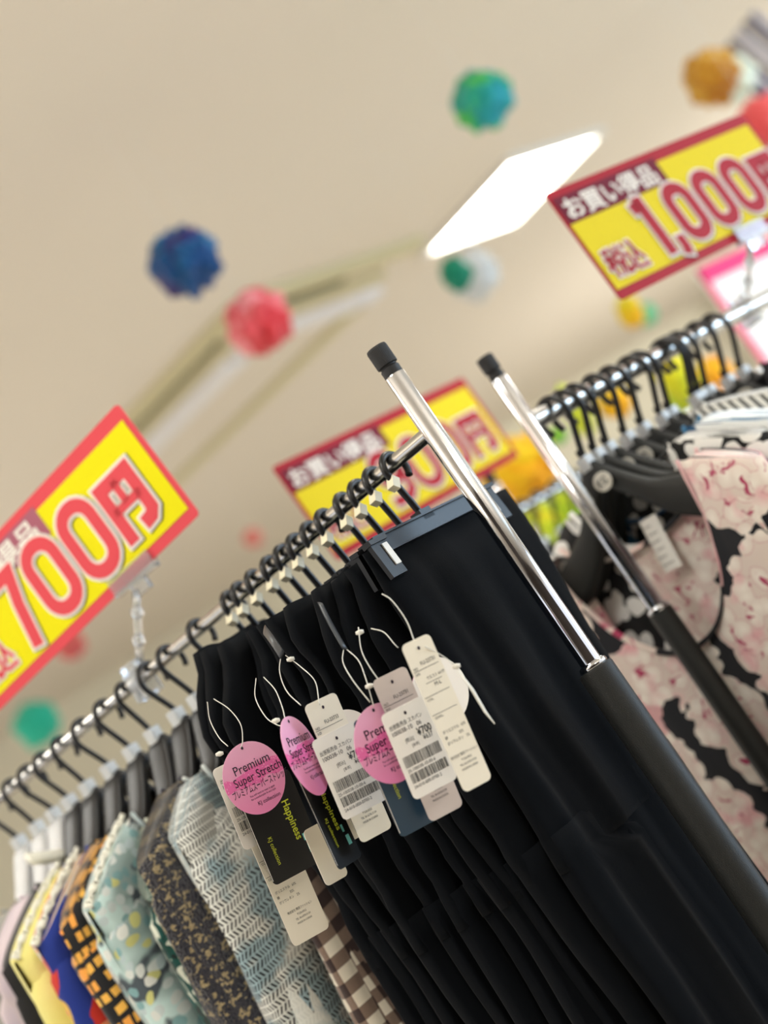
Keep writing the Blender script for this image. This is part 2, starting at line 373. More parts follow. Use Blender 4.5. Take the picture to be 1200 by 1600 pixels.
for x, y, wh in ((2.8, 4.1, 'beyond the right rack'), (1.1, 2.2, 'straight over the right rack'), (-2.3, 2.4, 'left of the left rack'), (-4.2, 4.1, 'farthest to the left'), (2.9, 0.7, 'right of the viewer'),
                 (-0.6, 0.6, 'over the left rack bar'), (1.1, -1.2, 'behind the viewer at right'), (-2.3, -1.2, 'behind the viewer at left'), (4.5, 2.4, 'nearest the shop window')):
    ceiling_light(x, y, 'lit ceiling light panel ' + wh)

# ------------------------------------------------------------------ paper pompoms
def pompom(px, py, rpx, depth, cols, label, seed, sc3=(1, 1, 1), string=True, group='tissue paper pompoms under the ceiling'):
    c = at(px, py, depth); R = rpx * depth / FPX
    t = empty('paper_pompom', c); tag(t, label, 'pompom', group)
    g = NG('tissue_' + str(seed), 0.9, 0.3); tc = g.nt.nodes.new('ShaderNodeTexCoord').outputs['Object']
    n = g.noise(tc, 0.45 / R, 3.0, 1.0); cc = g.mix(g.ramp(n, 0.42, 0.58), cols[0], cols[1])
    if len(cols) > 2: cc = g.mix(g.ramp(g.noise(g.warp(tc, 3.0, 0.3), 0.8 / R, 2.0), 0.55, 0.62), cc, cols[2])
    m = g.done(cc)
    me = D.meshes.new('tissue'); bm = bmesh.new(); bmesh.ops.create_icosphere(bm, subdivisions=5, radius=1.0)
    for v in bm.verts:
        q = v.co.copy(); s = seed * 3.1
        f = abs(noise.noise(q * 2.0 + Vector((s, 0, 0)))) ; f2 = abs(noise.noise(q * 6 + Vector((0, s, 0))))
        r = 0.80 + 0.36 * f + 0.16 * f2
        v.co = Vector((q.x * sc3[0], q.y * sc3[1], q.z * sc3[2])) * r * R
    bm.to_mesh(me); bm.free(); link('ruffled_tissue', me, m, t)
    if string:
        L = CEIL - c.z
        if L > 0.02: MB().tube([(0, 0, 0), (0, 0, L)], 0.0008, 6).build('string', STRING, t)
    return t
pompom(290, 408, 57, 3.55, [(22, 100, 150), (14, 66, 122), (48, 34, 104)], 'dark blue tissue pompom hanging above the 700 yen sign', 1)
pompom(403, 502, 54, 3.7, [(238, 110, 118), (215, 60, 70), (248, 160, 165)], 'coral pink tissue pompom next to the dark blue one', 2)
pompom(752, 157, 50, 3.9, [(40, 165, 120), (30, 150, 165), (75, 190, 80)], 'green and teal tissue pompom above the lit ceiling panel', 3)
pompom(1112, 120, 47, 4.1, [(205, 150, 40), (180, 120, 30), (215, 165, 60)], 'mustard gold tissue pompom at upper right', 4)
pompom(1140, 125, 42, 4.6, [(226, 232, 205), (215, 225, 210)], 'pale green white tissue pompom behind the mustard one', 5)
pompom(738, 430, 42, 5.0, [(226, 228, 226), (205, 210, 212)], 'white tissue pompom under the lit ceiling panel', 6)
pompom(712, 428, 27, 4.5, [(25, 150, 115), (20, 130, 105)], 'small green tissue pompom in front of the white one', 7, (0.9, 0.9, 1.15))
pompom(57, 1130, 38, 6.5, [(40, 180, 150), (30, 170, 140)], 'sea green blurred pompom below the 700 yen sign', 8)
pompom(1195, 190, 42, 4.0, [(240, 100, 100), (225, 80, 85)], 'red tissue pompom behind the corner of the 1,000 yen sign', 9)
pompom(110, 1008, 24, 6.2, [(220, 110, 100), (200, 90, 90)], 'small red pompom half hidden behind the 700 yen sign', 10)
pompom(985, 487, 26, 4.4, [(225, 215, 30), (240, 180, 20)], 'yellow pompom below the corner of the 1,000 yen sign', 11, (0.8, 0.8, 1.1))
pompom(1008, 492, 20, 5.0, [(90, 190, 140), (110, 200, 150)], 'mint pompom peeping out behind the yellow one', 12)
pompom(395, 840, 16, 6.5, [(225, 140, 125), (210, 120, 110)], 'tiny faded pink pompom behind the hanger hooks', 13)
YG = 'yellow and lime paper blossoms on the far garland'
for k, (px, py, r, d, cc, s3, lb) in enumerate([
    (815, 735, 64, 3.3, [(236, 205, 20), (245, 170, 20)], (1, .8, .9), 'large golden yellow paper blossom between the two front posts'),
    (800, 790, 42, 3.4, [(225, 215, 40), (190, 210, 40)], (.9, .8, 1.1), 'lower yellow paper blossom between the two front posts'),
    (862, 822, 36, 3.2, [(224, 216, 40), (160, 205, 50)], (.7, .7, 1.4), 'long yellow paper blossom under the far rack bar'),
    (893, 795, 32, 3.2, [(190, 210, 40), (150, 195, 50)], (.8, .7, 1.3), 'lime green paper blossom under the far rack bar'),
    (899, 640, 30, 3.1, [(185, 208, 45), (205, 215, 60)], (.7, .7, 1.6), 'lime paper blossom seen through the first right rack hooks'),
    (958, 625, 30, 3.1, [(240, 210, 25), (246, 180, 25)], (.9, .8, 1.1), 'golden paper blossom between two right rack hooks'),
    (1052, 585, 34, 3.3, [(236, 220, 30), (200, 210, 40)], (.8, .8, 1.4), 'yellow paper blossom below the right rack bar'),
    (1083, 615, 42, 3.4, [(222, 216, 30), (244, 190, 25), (170, 205, 45)], (.9, .8, 1.5), 'big yellow green paper blossom above the striped shirt'),
    (1128, 592, 32, 3.3, [(246, 190, 30), (244, 150, 35)], (.8, .8, 1.3), 'orange yellow paper blossom behind the crowded hooks'),
    (872, 680, 16, 3.6, [(150, 200, 60), (120, 190, 80)], (1, 1, 1), 'tiny green paper leaf ball beside the second post'),
    (815, 700, 22, 3.8, [(170, 205, 130), (190, 210, 150)], (1, 1, 1), 'pale green paper ball above the golden blossom')]):
    pompom(px, py, r, d, cc, lb, 20 + k, s3, False, YG)

# far wall poster with magenta frame, striped hanging cloth and unlit lamp bodies
def quad_board(name, ctr, yaw, W_, H_, th, m, parent=None, tilt=0.0):
    o = MB().box((0, 0, 0), (W_, th, H_)).build(name, m, parent); o.location = ctr; o.rotation_euler = (0, tilt, yaw); return o
t = empty('poster', at(1215, 470, 3.6), math.radians(42)); tag(t, 'white poster with a magenta frame behind the right rack', 'poster')
PW, PH = 0.42, 0.3
MB().box((0, 0, 0), (PW, 0.006, PH)).build('board', mat('poster_white', (238, 234, 230), 0.6), t)
b = MB()
for x, z, dx, dz in ((0, PH / 2 - .02, PW, .04), (0, -PH / 2 + .01, PW, .02), (-PW / 2 + .01, 0, .02, PH), (PW / 2 - .01, 0, .02, PH)): b.box((x, -.005, z), (dx, .004, dz))
b.build('frame', mat('magenta_print', (225, 30, 110), 0.6), t)
t = empty('striped_drape', at(1195, 105, 5.2)); t.rotation_euler = (0, math.radians(-20), math.radians(30)); tag(t, 'mauve grey striped drape at the top right corner', 'drape')
for k in range(6):
    pts = [(0.0 + k * 0.055 - .12, 0.012 * math.sin(k), -.15 + j * .05) for j in range(7)]
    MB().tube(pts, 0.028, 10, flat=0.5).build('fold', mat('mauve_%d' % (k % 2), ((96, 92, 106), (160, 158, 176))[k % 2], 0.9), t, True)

# ------------------------------------------------------------------ rack frames
ZB = 1.547
def rack_frame(post, az, name):
    a = Vector((math.sin(math.radians(az)), math.cos(math.radians(az)), 0)); return Vector((post[0], post[1], 0)), a
P1, A1 = rack_frame((0.073, 1.285), -52.0, 1)
P2, A2 = rack_frame((0.183, 1.625), 49.5, 2)
P3, A3 = rack_frame((0.18, 2.55), 47.0, 3)
# local frame on a rack: y = along the bar away from the post, x = y turned clockwise by 90 deg
def rotz_of(a): return math.atan2(a.y, a.x) - PI / 2
def barpt(P, a, t): return Vector((P.x + a.x * t, P.y + a.y * t, ZB))
def t_of(P, a, px, py):
    q = onz(px, py, ZB); return (Vector((q.x, q.y, 0)) - P).dot(a)

def garment_rack(P, a, length, br, label, chrome_r=0.0095, sleeve_r=0.0135):
    t = empty('garment_rack', P, rotz_of(a)); tag(t, label, 'clothes rack', None)
    for k, y in enumerate((0.0, length)):
        b = MB()
        b.lathe([(0.001, 1.306), (chrome_r, 1.307), (chrome_r, 1.604), (chrome_r - .001, 1.6055), (0.001, 1.606)], (0, y, 0), 40)
        shade_auto(b.build('chrome_post', CHROME, t))
        b = MB().lathe([(0.004, 1.304), (0.0125, 1.3045), (0.0132, 1.3065), (0.0125, 1.309), (0.010, 1.3105), (0.004, 1.311)], (0, y, 0), 40)
        shade_auto(b.build('collar_ring', CHROME, t), 60)
        b = MB().lathe([(0.002, 0.08), (sleeve_r, 0.081), (sleeve_r, 1.302), (sleeve_r - .001, 1.3045), (0.002, 1.305)], (0, y, 0), 40)
        shade_auto(b.build('black_sleeve', SLEEVE, t))
        b = MB().lathe([(0.002, 1.604), (chrome_r - .0006, 1.6045), (chrome_r - .0006, 1.612), (chrome_r - .0015, 1.613), (0.0075, 1.6135), (0.0075, 1.615)], (0, y, 0), 32)
        shade_auto(b.build('neck_collar', RUBBER, t))
        # knurled cap
        n = 44; prof = [(0.0078, 1.6146), (0.0094, 1.6152), (0.0096, 1.617), (0.0096, 1.632), (0.0090, 1.6338), (0.004, 1.6342)]
        b = MB(); vs = []; fs = []
        for i, (r, z) in enumerate(prof):
            for q in range(n * 2):
                rr = r + (0.00025 if (q % 2 and 1 <= i <= 4) else 0); vs.append((rr * math.cos(PI * q / n), y + rr * math.sin(PI * q / n), z))
        for i in range(len(prof) - 1):
            for q in range(2 * n): fs.append((i * 2 * n + q, i * 2 * n + (q + 1) % (2 * n), (i + 1) * 2 * n + (q + 1) % (2 * n), (i + 1) * 2 * n + q))
        fs += [tuple(range(2 * n - 1, -1, -1)), tuple((len(prof) - 1) * 2 * n + q for q in range(2 * n))]
        b.add(vs, fs); b.build('end_cap', RUBBER, t)
        # foot
        MB().box((0, y, 0.06), (.36, 0.035, 0.03)).build('foot', SLEEVE, t, bevel=0.005)
        for sx in (-.165, .165):
            w = MB().tube([(sx, y - .012, .028), (sx, y + .012, .028)], 0.026, 20).build('wheel', RUBBER, t)
            w['label'] = 'black castor wheel'
    b = MB().tube([(0, 0.004, ZB), (0, length - 0.004, ZB)], br, 28); shade_auto(b.build('hanging_bar', STEEL, t))
    for y in (0, length):
        pass
    b = MB().tube([(0, 0.0, 0.22), (0, length, 0.22)], 0.008, 16); shade_auto(b.build('lower_bar', STEEL, t))
    return t
garment_rack(P1, A1, 1.45, 0.0068, 'chrome clothes rack whose near post stands in front of black trousers', .0095, .0160)
garment_rack(P2, A2, 1.3, 0.0110, 'chrome clothes rack at right with its post before the floral blouse')
garment_rack(P3, A3, 1.3, 0.0085, 'blurred clothes rack far behind between the two front posts')

# ------------------------------------------------------------------ hangers
def hook_path(near, R, br, ex, ez, start=-35, yoff=0.0):
    """hook over a bar of radius br at the origin; near = sign of the viewer's side on local x; ends at (ex, ez)"""
    ri = R; zc = br - ri + 0.0005; rc = ri + 0.0025; pts = []
    for k in range(15):
        an = math.radians(start + (205 - start) * k / 14.0)
        pts.append((-near * rc * math.cos(an), yoff, zc + rc * math.sin(an)))
    return pts, ex, ez
def make_hook(near, R, br, neck_x, neck_z, hr, start=-35):
    pts, ex, ez = hook_path(near, R, br, neck_x, neck_z, start)
    lx, _, lz = pts[-1]
    pts.append((lx * 0.80 + ex * 0.20, 0, lz * 0.80 + ez * 0.20)); pts.append((lx * 0.3 + ex * 0.7, 0, lz * 0.35 + ez * 0.65)); pts.append((ex, 0, ez))
    return MB().tube(smooth_path(pts, 3), hr, 10)
TH_MESH = {}
def trouser_hanger(P, a, t, near, br, dz, yaw, cx, label, group, hw=.098):
    o = empty('trouser_hanger', barpt(P, a, t), rotz_of(a) + yaw); tag(o, label, 'hanger', group)
    if 'hook' not in TH_MESH:
        TH_MESH['hook'] = make_hook(near, 0.0125, br, near * 0.006, -0.054, 0.0033, -40).mesh('hook')
        b = MB().box((near * .0150, 0, -.0165), (.0080, .0085, .0110), Matrix.Rotation(math.radians(-38) * near, 3, 'Y')); TH_MESH['marker'] = b.mesh('size_marker')
        b = MB().box((0, 0, -.0570), (.196, .0060, .0145)).box((0, 0, -.0495), (.198, .0100, .0018)).box((0, 0, -.0645), (.190, .0095, .0015)).box((0, 0, -.049), (.018, .006, .010))
        TH_MESH['bar'] = b.mesh('crossbar')
        b = MB().box((0, 0, -.006), (.020, .0045, .034)).box((0, .0, .011), (.024, .010, .004)); TH_MESH['clip'] = b.mesh('clip')
        b = MB().box((0, -.0028, -.006), (.007, .0012, .021)); TH_MESH['pad'] = b.mesh('pad')
    h = link('hook', TH_MESH['hook'], HOOKM, o)
    link('size_marker', TH_MESH['marker'], CREAM, o, False)
    bar = link('crossbar', TH_MESH['bar'], BLACKPL, o, False); bar.location.x = cx; bar.location.z = -.004; bar.scale.x = hw / .098; bar.scale.y = 2.0 if hw > .08 else 1.0
    for sx in (-1, 1):
        for sy in (-1, 1):
            c = link('clip', TH_MESH['clip'], BLACKPL, o, False); c.location = (cx + sx * hw, sy * (.0092 if hw > .08 else .0045), -.068); c.rotation_euler = (math.radians(4 * sy), 0, 0)
            if sy < 0:
                p = link('pad', TH_MESH['pad'], mat('clip_white_pad', (225, 225, 222), .5), c, False); p.location = (.0055 * (1 if sx < 0 else -1), -.0002, .002)
    return o

def shoulder_mesh(half, top, drop, hgt, th0, th1):
    """broad moulded hanger body, arms falling away from the neck"""
    vs = []; fs = []; N = 36; n = 14
    for i in range(N + 1):
        u = -1 + 2 * i / N; au = abs(u); x = u * half
        hump = 0.012 * math.exp(-(au / .10) ** 2)
        zt = top - .030 * sstep(.03, .40, au) - drop * (au ** 1.25) + hump
        hh = hgt * (0.75 + 0.35 * sstep(0.1, 0.6, au)) * (1.0 if au < .97 else .8); th = th0 + (th1 - th0) * sstep(0.12, 0.75, au)
        ysh = -0.005 * au * au
        for k in range(n):
            an = 2 * PI * k / n; ca, sa = math.cos(an), math.sin(an)
            e = 0.55; sx = math.copysign(abs(ca) ** e, ca); sz = math.copysign(abs(sa) ** e, sa)
            vs.append((x, ysh + sx * th / 2, zt - hh / 2 + sz * hh / 2))
    for i in range(N):
        for k in range(n): fs.append((i * n + k, (i + 1) * n + k, (i + 1) * n + (k + 1) % n, i * n + (k + 1) % n))
    fs += [tuple(range(n)), tuple(N * n + k for k in range(n - 1, -1, -1))]
    return vs, fs
SH = {}
def shirt_hanger(P, a, t, near, br, yaw, label, group, kind='slim', logo=False, dz=0.0, pv=0, half=None, body_m=None):
    o = empty('shirt_hanger', barpt(P, a, t), rotz_of(a) + yaw); tag(o, label, 'hanger', group)
    key = (kind, near, pv, half, body_m.name if body_m else '')
    if key not in SH:
        R = (0.0135 if kind == 'slim' else 0.0195) + pv * .0012
        nz_ = -0.052 if kind == 'slim' else -0.066
        hk = make_hook(near, R, br, -near * .002 * pv, nz_, 0.0031 if kind == 'slim' else 0.0037, -40 + 8 * pv)
        if kind == 'slim': vs, fs = shoulder_mesh(half or .155, -.070, .076, .026, .034, .018)
        else: vs, fs = shoulder_mesh(.180, -.078, .066, .046, .012, .026)
        mk = MB().box((0, 0, nz_ - .003), (.015, .012, .016)).box((0, 0, nz_ - .004), (.010, .014, .010))
        SH[key] = (hk.mesh('hook'), pymesh('shoulder_bar', vs, fs), mk.mesh('size_marker'))
    hk, sb, mk = SH[key]
    link('hook', hk, HOOKM, o); link('shoulder_bar', sb, body_m or (BLACKPL if kind == 'slim' else BLACKMT), o)
    m = link('size_marker', mk, WHITECL, o, False); m['label'] = 'frosted white size marker'
    MB().tube([(0, 0, -.052), (0, 0, -.075)], .004, 10).build('neck', BLACKPL, o)
    if logo:
        b = MB(); vs = [(0.0135 * math.cos(2 * PI * k / 28), 0, .0105 * math.sin(2 * PI * k / 28)) for k in range(28)]
        b.add(vs, [tuple(range(28))]); b.add([(v[0] * 1.0, -.0012, v[2] * 1.0) for v in vs], [tuple(range(28))])
        b.f += [(k, (k + 1) % 28, 28 + (k + 1) % 28, 28 + k) for k in range(28)]
        l = b.build('logo_disc', mat('logo_cream', (206, 202, 190), .5), o); l.location = (near * .014, -.0105, -.096)
        l['label'] = 'pale oval emblem with dark monogram'
        for q, pts in enumerate(([(-.007, .004), (-.007, -.005)], [(-.002, .004), (-.007, 0), (-.002, -.005)], [(.007, .003), (.003, .004), (.001, 0), (.004, -.004), (.007, -.002), (.004, -.001)])):
            MB().tube([(x, -.0016, z) for x, z in pts], .0007, 6).build('monogram', INK, l)
    return o

# ------------------------------------------------------------------ black trousers
def fold(x, s, ph, k1=95.0, k2=210.0):
    return 0.6 * math.sin(x * k1 + ph + 1.3 * s) + 0.3 * math.sin(x * k2 + 2.1 * ph - 2.0 * s) + 0.35 * noise.noise(Vector((x * 30, s * 2.2, ph * 3)))
def trousers_mesh(seed, cx=-.015, L=0.95, wwaist=.112, wbody=.128, rise=0.0, ruffle=False):
    """waist tube that divides into two legs; local z down from the hanger crossbar"""
    V = []; F = []; UV = []
    def loft(x0f, x1f, z0, z1, rows, ncol, Tf, ampf, capb=True):
        base = len(V)
        for i in range(rows + 1):
            s = i / rows; z = z0 + (z1 - z0) * s; q = -(z + .05)
            x0, x1 = x0f(q), x1f(q); cxx = (x0 + x1) / 2; hw = (x1 - x0) / 2; T = Tf(q); A = ampf(q); arc = 0
            for k in range(ncol):
                an = 2 * PI * k / ncol; ca, sa = math.cos(an), math.sin(an)
                X = cxx + hw * math.copysign(abs(ca) ** 0.75, ca); Y = T * math.copysign(abs(sa) ** 0.5, sa)
                endf = 1 - abs(ca) ** 6
                fo = fold(X + .012 * q, q * 3, seed * 1.7)
                Y += A * fo * (0.35 + 0.65 * endf)
                if ruffle and z0 > -.1: X += .007 * noise.noise(Vector((z * 38, seed * 4.0, ca * 1.5))) * (1.4 - s)
                if i <= 5: z_ = z + (rise + (.004 * noise.noise(Vector((X * 45, seed * 3.3, 0))) if ruffle else 0)) * (1 - i / 5)
                else: z_ = z
                X += 0.25 * A * math.sin(40 * z + seed + 3 * k / ncol) * (1 if ca < 0 else .5)
                V.append((X, Y, (z_ if z0 > -.1 else z) - .004 * (ca > .2) * (i < 2))); UV.append((k / ncol * 2.6 * hw * 2, z))
        for i in range(rows):
            for k in range(ncol):
                F.append((base + i * ncol + k, base + i * ncol + (k + 1) % ncol, base + (i + 1) * ncol + (k + 1) % ncol, base + (i + 1) * ncol + k))
        F.append(tuple(base + k for k in range(ncol - 1, -1, -1)))
        if capb: F.append(tuple(base + rows * ncol + k for k in range(ncol)))
    xl = lambda q: cx - (.034 * math.exp(-((q - .06) / .035) ** 2) * (1 if seed > 8 else 0) + wwaist + (wbody + .012 - wwaist) * sstep(0.0, .10, q)) + .006 * math.sin(q * 14 + seed)
    xr = lambda q: cx + (max(wwaist, .10) + .004) - .022 * sstep(.0, .18, q) + .02 * sstep(.3, .8, q)
    T = (lambda q: .0095 + .0030 * sstep(0.0, .03, q) - .003 * sstep(.03, .09, q) + .003 * sstep(.1, .2, q)) if ruffle else (lambda q: .0035 + .0090 * sstep(0.012, .06, q))
    A = (lambda q: .0040 + .0012 * sstep(.1, .2, q)) if ruffle else (lambda q: .0010 + .0042 * sstep(.03, .15, q))
    loft(xl, xr, -.064, -.36, 26, 84, T, A)
    mid = cx + .0
    loft(lambda q: xl(q) + .001, lambda q: mid - .045 + .055 * sstep(.3, .32, q) + .015 * sstep(.32, .9, q), -.33, -L, 26, 56, lambda q: .0125, lambda q: .0052)
    loft(lambda q: mid - .04 - .02 * sstep(.35, .9, q), lambda q: xr(q) - .001, -.33, -L, 26, 56, lambda q: .0125, lambda q: .0052)
    return pymesh('trousers', V, F, UV)
N_TR = 12
tr_t = [.055 + i * .0234 for i in range(N_TR)]
tr_variant = []
ordinal = ['frontmost', 'second', 'third', 'fourth', 'fifth', 'sixth', 'seventh', 'eighth', 'ninth', 'tenth', 'eleventh', 'last']
TR = []
for i in range(N_TR):
    t = tr_t[i] + random.uniform(-.0055, .0055) * (i > 0)
    yaw = math.radians(0 if i == 0 else random.uniform(-2, 4) + 0.5 * i)
    cx = -.006 if i == 0 else -.008 + random.uniform(-.008, .008)
    lab = 'black plastic clip hanger, %s behind the near chrome post' % ordinal[i]
    fr = i / 11.0; th_ = trouser_hanger(P1, A1, t, -1, .0068, 0, yaw, cx, lab, 'clip hangers carrying black trousers', .086 if i == 0 else max(.028, .066 - .040 * fr))
    o = link('trousers', trousers_mesh(i, cx + (.014 if i == 0 else .0), .95, .112 if i == 0 else .103 - .038 * fr * fr + random.uniform(-.006, .006), .110 - .012 * fr + random.uniform(-.006, .006), .004 + .028 * fr * fr, i > 0), BLACKCLOTH)
    o.location = barpt(P1, A1, t); o.rotation_euler = (0, 0, rotz_of(A1) + yaw)
    tag(o, 'black jersey wide trousers, %s in the row from the near chrome post' % ordinal[i], 'trousers', 'black trousers on the left rack')
    TR.append((t, o))

# ------------------------------------------------------------------ blouses
def blouse(P, a, t, yaw, m, label, group, seed, W=.19, top=-.078, drop=.060, L=.62, n=.062, scoop=.07, backscoop=.012, T1=.015, amp=.005, near=-1, sleeve=True, extra=None, dzs=0.0, uvs=1.0, T0=.016, sl_len=.5, shm=None):
    root = empty('blouse', barpt(P, a, t), rotz_of(a) + yaw); tag(root, label, 'blouse', group)
    V = []; F = []; UV = []; NX = 60; NS = 34
    def shoulder(x):
        ax = abs(x); return top - drop * max(0, (ax - n * .6) / (W - n * .6)) ** 1.3
    def col(x, side):
        ax = abs(x)
        if ax < n:
            dpt = scoop if side < 0 else backscoop
            zt = shoulder(n) - dpt * (1 - (ax / n) ** 2.2) ** 0.6
        else: zt = shoulder(x)
        return zt
    idx = {}
    for side in (-1, 1):
        arc = side * .31; lastp = None
        for j in range(NX + 1):
            u = -1 + 2 * j / NX; x = W * math.copysign(abs(u) ** .9, u); zt = col(x, side)
            yy = (1 - min(1, abs(u)) ** 10) ** .5 * T1 * 1.3
            if lastp: arc += math.hypot(x - lastp[0], yy - lastp[1])
            lastp = (x, yy)
            for i in range(NS + 1):
                s = i / NS; q = L * s
                endf = (1 - abs(u) ** 10) ** .5 if abs(u) < 1 else 0
                T = (T0 + (T1 - T0) * sstep(0, .1, q)) * (1 + .3 * sstep(0, .4, abs(u)))
                z = zt - q
                X = x * (1 + .05 * s) + .004 * math.sin(20 * z + seed * 2 + side)
                Y = side * T * (0.25 * (1 - endf) * 0 + endf) - .006 * (abs(u) ** 2)
                A = amp * sstep(.0, .14, q) * (0.5 + .5 * endf)
                Y += A * (fold(x * .62, q * 2, seed * 2.3 + (0 if side < 0 else .8)))
                idx[(side, j, i)] = len(V); V.append((X, Y, z)); UV.append((arc * uvs, z * uvs))
    for side in (-1, 1):
        for j in range(NX):
            for i in range(NS):
                q = (idx[(side, j, i)], idx[(side, j + 1, i)], idx[(side, j + 1, i + 1)], idx[(side, j, i + 1)])
                F.append(q if side > 0 else q[::-1])
    for j in range(NX):
        u0 = W * (-1 + 2 * j / NX); u1 = W * (-1 + 2 * (j + 1) / NX)
        if min(abs(u0), abs(u1)) >= n * .98: F.append((idx[(-1, j, 0)], idx[(-1, j + 1, 0)], idx[(1, j + 1, 0)], idx[(1, j, 0)]))
    b = link('body', pymesh('body', V, F, UV), m, root)
    if sleeve:
        for sx in (-1, 1):
            zs = shoulder(W); pts = []; rx = []; N = 26; n2 = 22; SV = []; SF = []; SU = []
            for i in range(N + 1):
                s = i / N
                px_ = sx * (W - .040 + .004 * sstep(0, .3, s) + .003 * math.sin(s * 9 + seed)); pz = shoulder(W - .036) - .012 - sl_len * s
                wx = .020 + .030 * sstep(0, .09, s) ; wy = .012 + .011 * sstep(0, .08, s)
                for k in range(n2):
                    an = 2 * PI * k / n2; ca, sa = math.cos(an), math.sin(an)
                    r = 1 + .10 * math.sin(3 * an + s * 5 + seed) + .06 * math.sin(7 * an - s * 9)
                    X = px_ + wx * ca * r * .9
                    SV.append((X, wy * sa * r - .004 + .004 * math.sin(7 * s + seed), pz + .010 * (ca * -sx) * (1 - s))); SU.append((k * .0088 * uvs + .3 * sx, pz * uvs))
            for i in range(N):
                for k in range(n2): SF.append((i * n2 + k, i * n2 + (k + 1) % n2, (i + 1) * n2 + (k + 1) % n2, (i + 1) * n2 + k))
            SF.append(tuple(range(n2 - 1, -1, -1))); SF.append(tuple(N * n2 + k for k in range(n2)))
            link('sleeve', pymesh('sleeve', SV, SF, SU), shm or m, root)
    # neckband following the neckline
    for side in (-1, 1):
        pts = []
        for k in range(25):
            x = -n + 2 * n * k / 24; dpt = scoop if side < 0 else backscoop
            T = T0 * 1.0
            pts.append((x, side * T - .004, shoulder(n) - dpt * max(0, 1 - (abs(x) / n) ** 2.2) ** .6 + .001))
        bnd = MB().tube(pts, .0035, 8, flat=.6).mesh('neckband')
        uvl = bnd.uv_layers.new(name='UVMap').data
        for lp in bnd.loops: uvl[lp.index].uv = (bnd.vertices[lp.vertex_index].co.x * .3 + .1, bnd.vertices[lp.vertex_index].co.z * .3)
        link('neckband', bnd, m, root)
    return root, shoulder

def lace(root, shoulder, W, n, near, m):
    pts = []
    for k in range(150):
        s = k / 149; x = near * (n + (W - n) * s); pts.append((x, .006 * math.sin(k * 1.1) - .006, shoulder(x) + .003 + .003 * math.cos(k * 1.35)))
    MB().tube(pts, .0017, 6).build('lace_edge', m, root, True)

G1 = 'blouses on the left rack beyond the trousers'
HG1 = 'shirt hangers on the left rack'
shirts = [
    # hook px (on the bar), shoulder half width, yaw, material, label
    (.372, 2, p_gingham(), 'brown and cream gingham check shirt next to the black trousers', dict(W=.092, top=-.118, drop=.060, scoop=.05, n=.04)),
    (.430, 2, p_dash(), 'pale blue and white blouse with black dash pattern', dict(W=.128, top=-.106, drop=.058)),
    (.468, 2, p_tweed(), 'navy knit jacket flecked with gold tweed', dict(W=.152, top=-.104, drop=.062)),
    (.515, 3, p_brush(), 'dark teal blouse with white brush strokes', dict(W=.130, top=-.112, drop=.085)),
    (.560, 3, p_aqua(), 'pale aqua floral chiffon blouse with lace edge', dict(W=.160, top=-.104, drop=.068)),
    (.608, 3, p_orange(), 'black blouse printed with orange squares', dict(W=.168, top=-.104, drop=.068)),
    (.656, 3, p_bigfloral('blue_red_yellow_floral', (28, 52, 140), ((198, 52, 40), (228, 190, 90), (206, 198, 184)), (232, 150, 110), 19.0, .50), 'royal blue blouse with large red and yellow flowers', dict(W=.172, top=-.104, drop=.068)),
    (.698, 3, p_plain('pale_yellow_cloth', (236, 226, 128), (244, 238, 160)), 'pale yellow blouse with lace edge at lower left', dict(W=.172, top=-.104, drop=.068)),
    (.735, 3, p_plain('black_plain_cloth', (28, 28, 31), (38, 38, 42)), 'plain black blouse with a white collar at far left', dict(W=.165, top=-.104, drop=.068)),
    (.775, 3, p_plain('lilac_beige_cloth', (214, 200, 190), (205, 190, 215)), 'lilac and beige blouse at the left picture edge', dict(W=.160, top=-.104, drop=.068)),
    (.82, 3, p_plain('grey_cloth', (170, 168, 160), (150, 150, 146)), 'grey blouse beyond the lilac one', dict(W=.160, top=-.104, drop=.068)),
]
LACEM = mat('white_lace', (232, 232, 220), .8)
for k, (t, yw, m, lab, kw) in enumerate(shirts):
    nm = lab.split(' with ')[0].split(' next ')[0].split(' at ')[0].split(' beyond ')[0].split(' printed ')[0].split(' flecked ')[0]
    yaw = math.radians(yw + random.uniform(-1.5, 1.5))
    shirt_hanger(P1, A1, t, -1, .0068, yaw, ('clear plastic' if k >= 8 else 'black moulded') + ' hanger holding the %s' % nm, HG1, 'slim', pv=k % 3, half=round(kw['W'] - .022, 3), body_m=CLEARH if k >= 8 else None)
    r, sh = blouse(P1, A1, t, yaw, m, lab, G1, k + 3, **kw)
    if k in (4, 7, 6): lace(r, sh, kw['W'], .062, -1, LACEM)
    if k == 8:
        MB().tube([(-.07 + .14 * i / 12, -.012, -.085 - .018 * math.sin(PI * i / 12)) for i in range(13)], .011, 10, flat=.5).build('collar', LACEM, r, True)

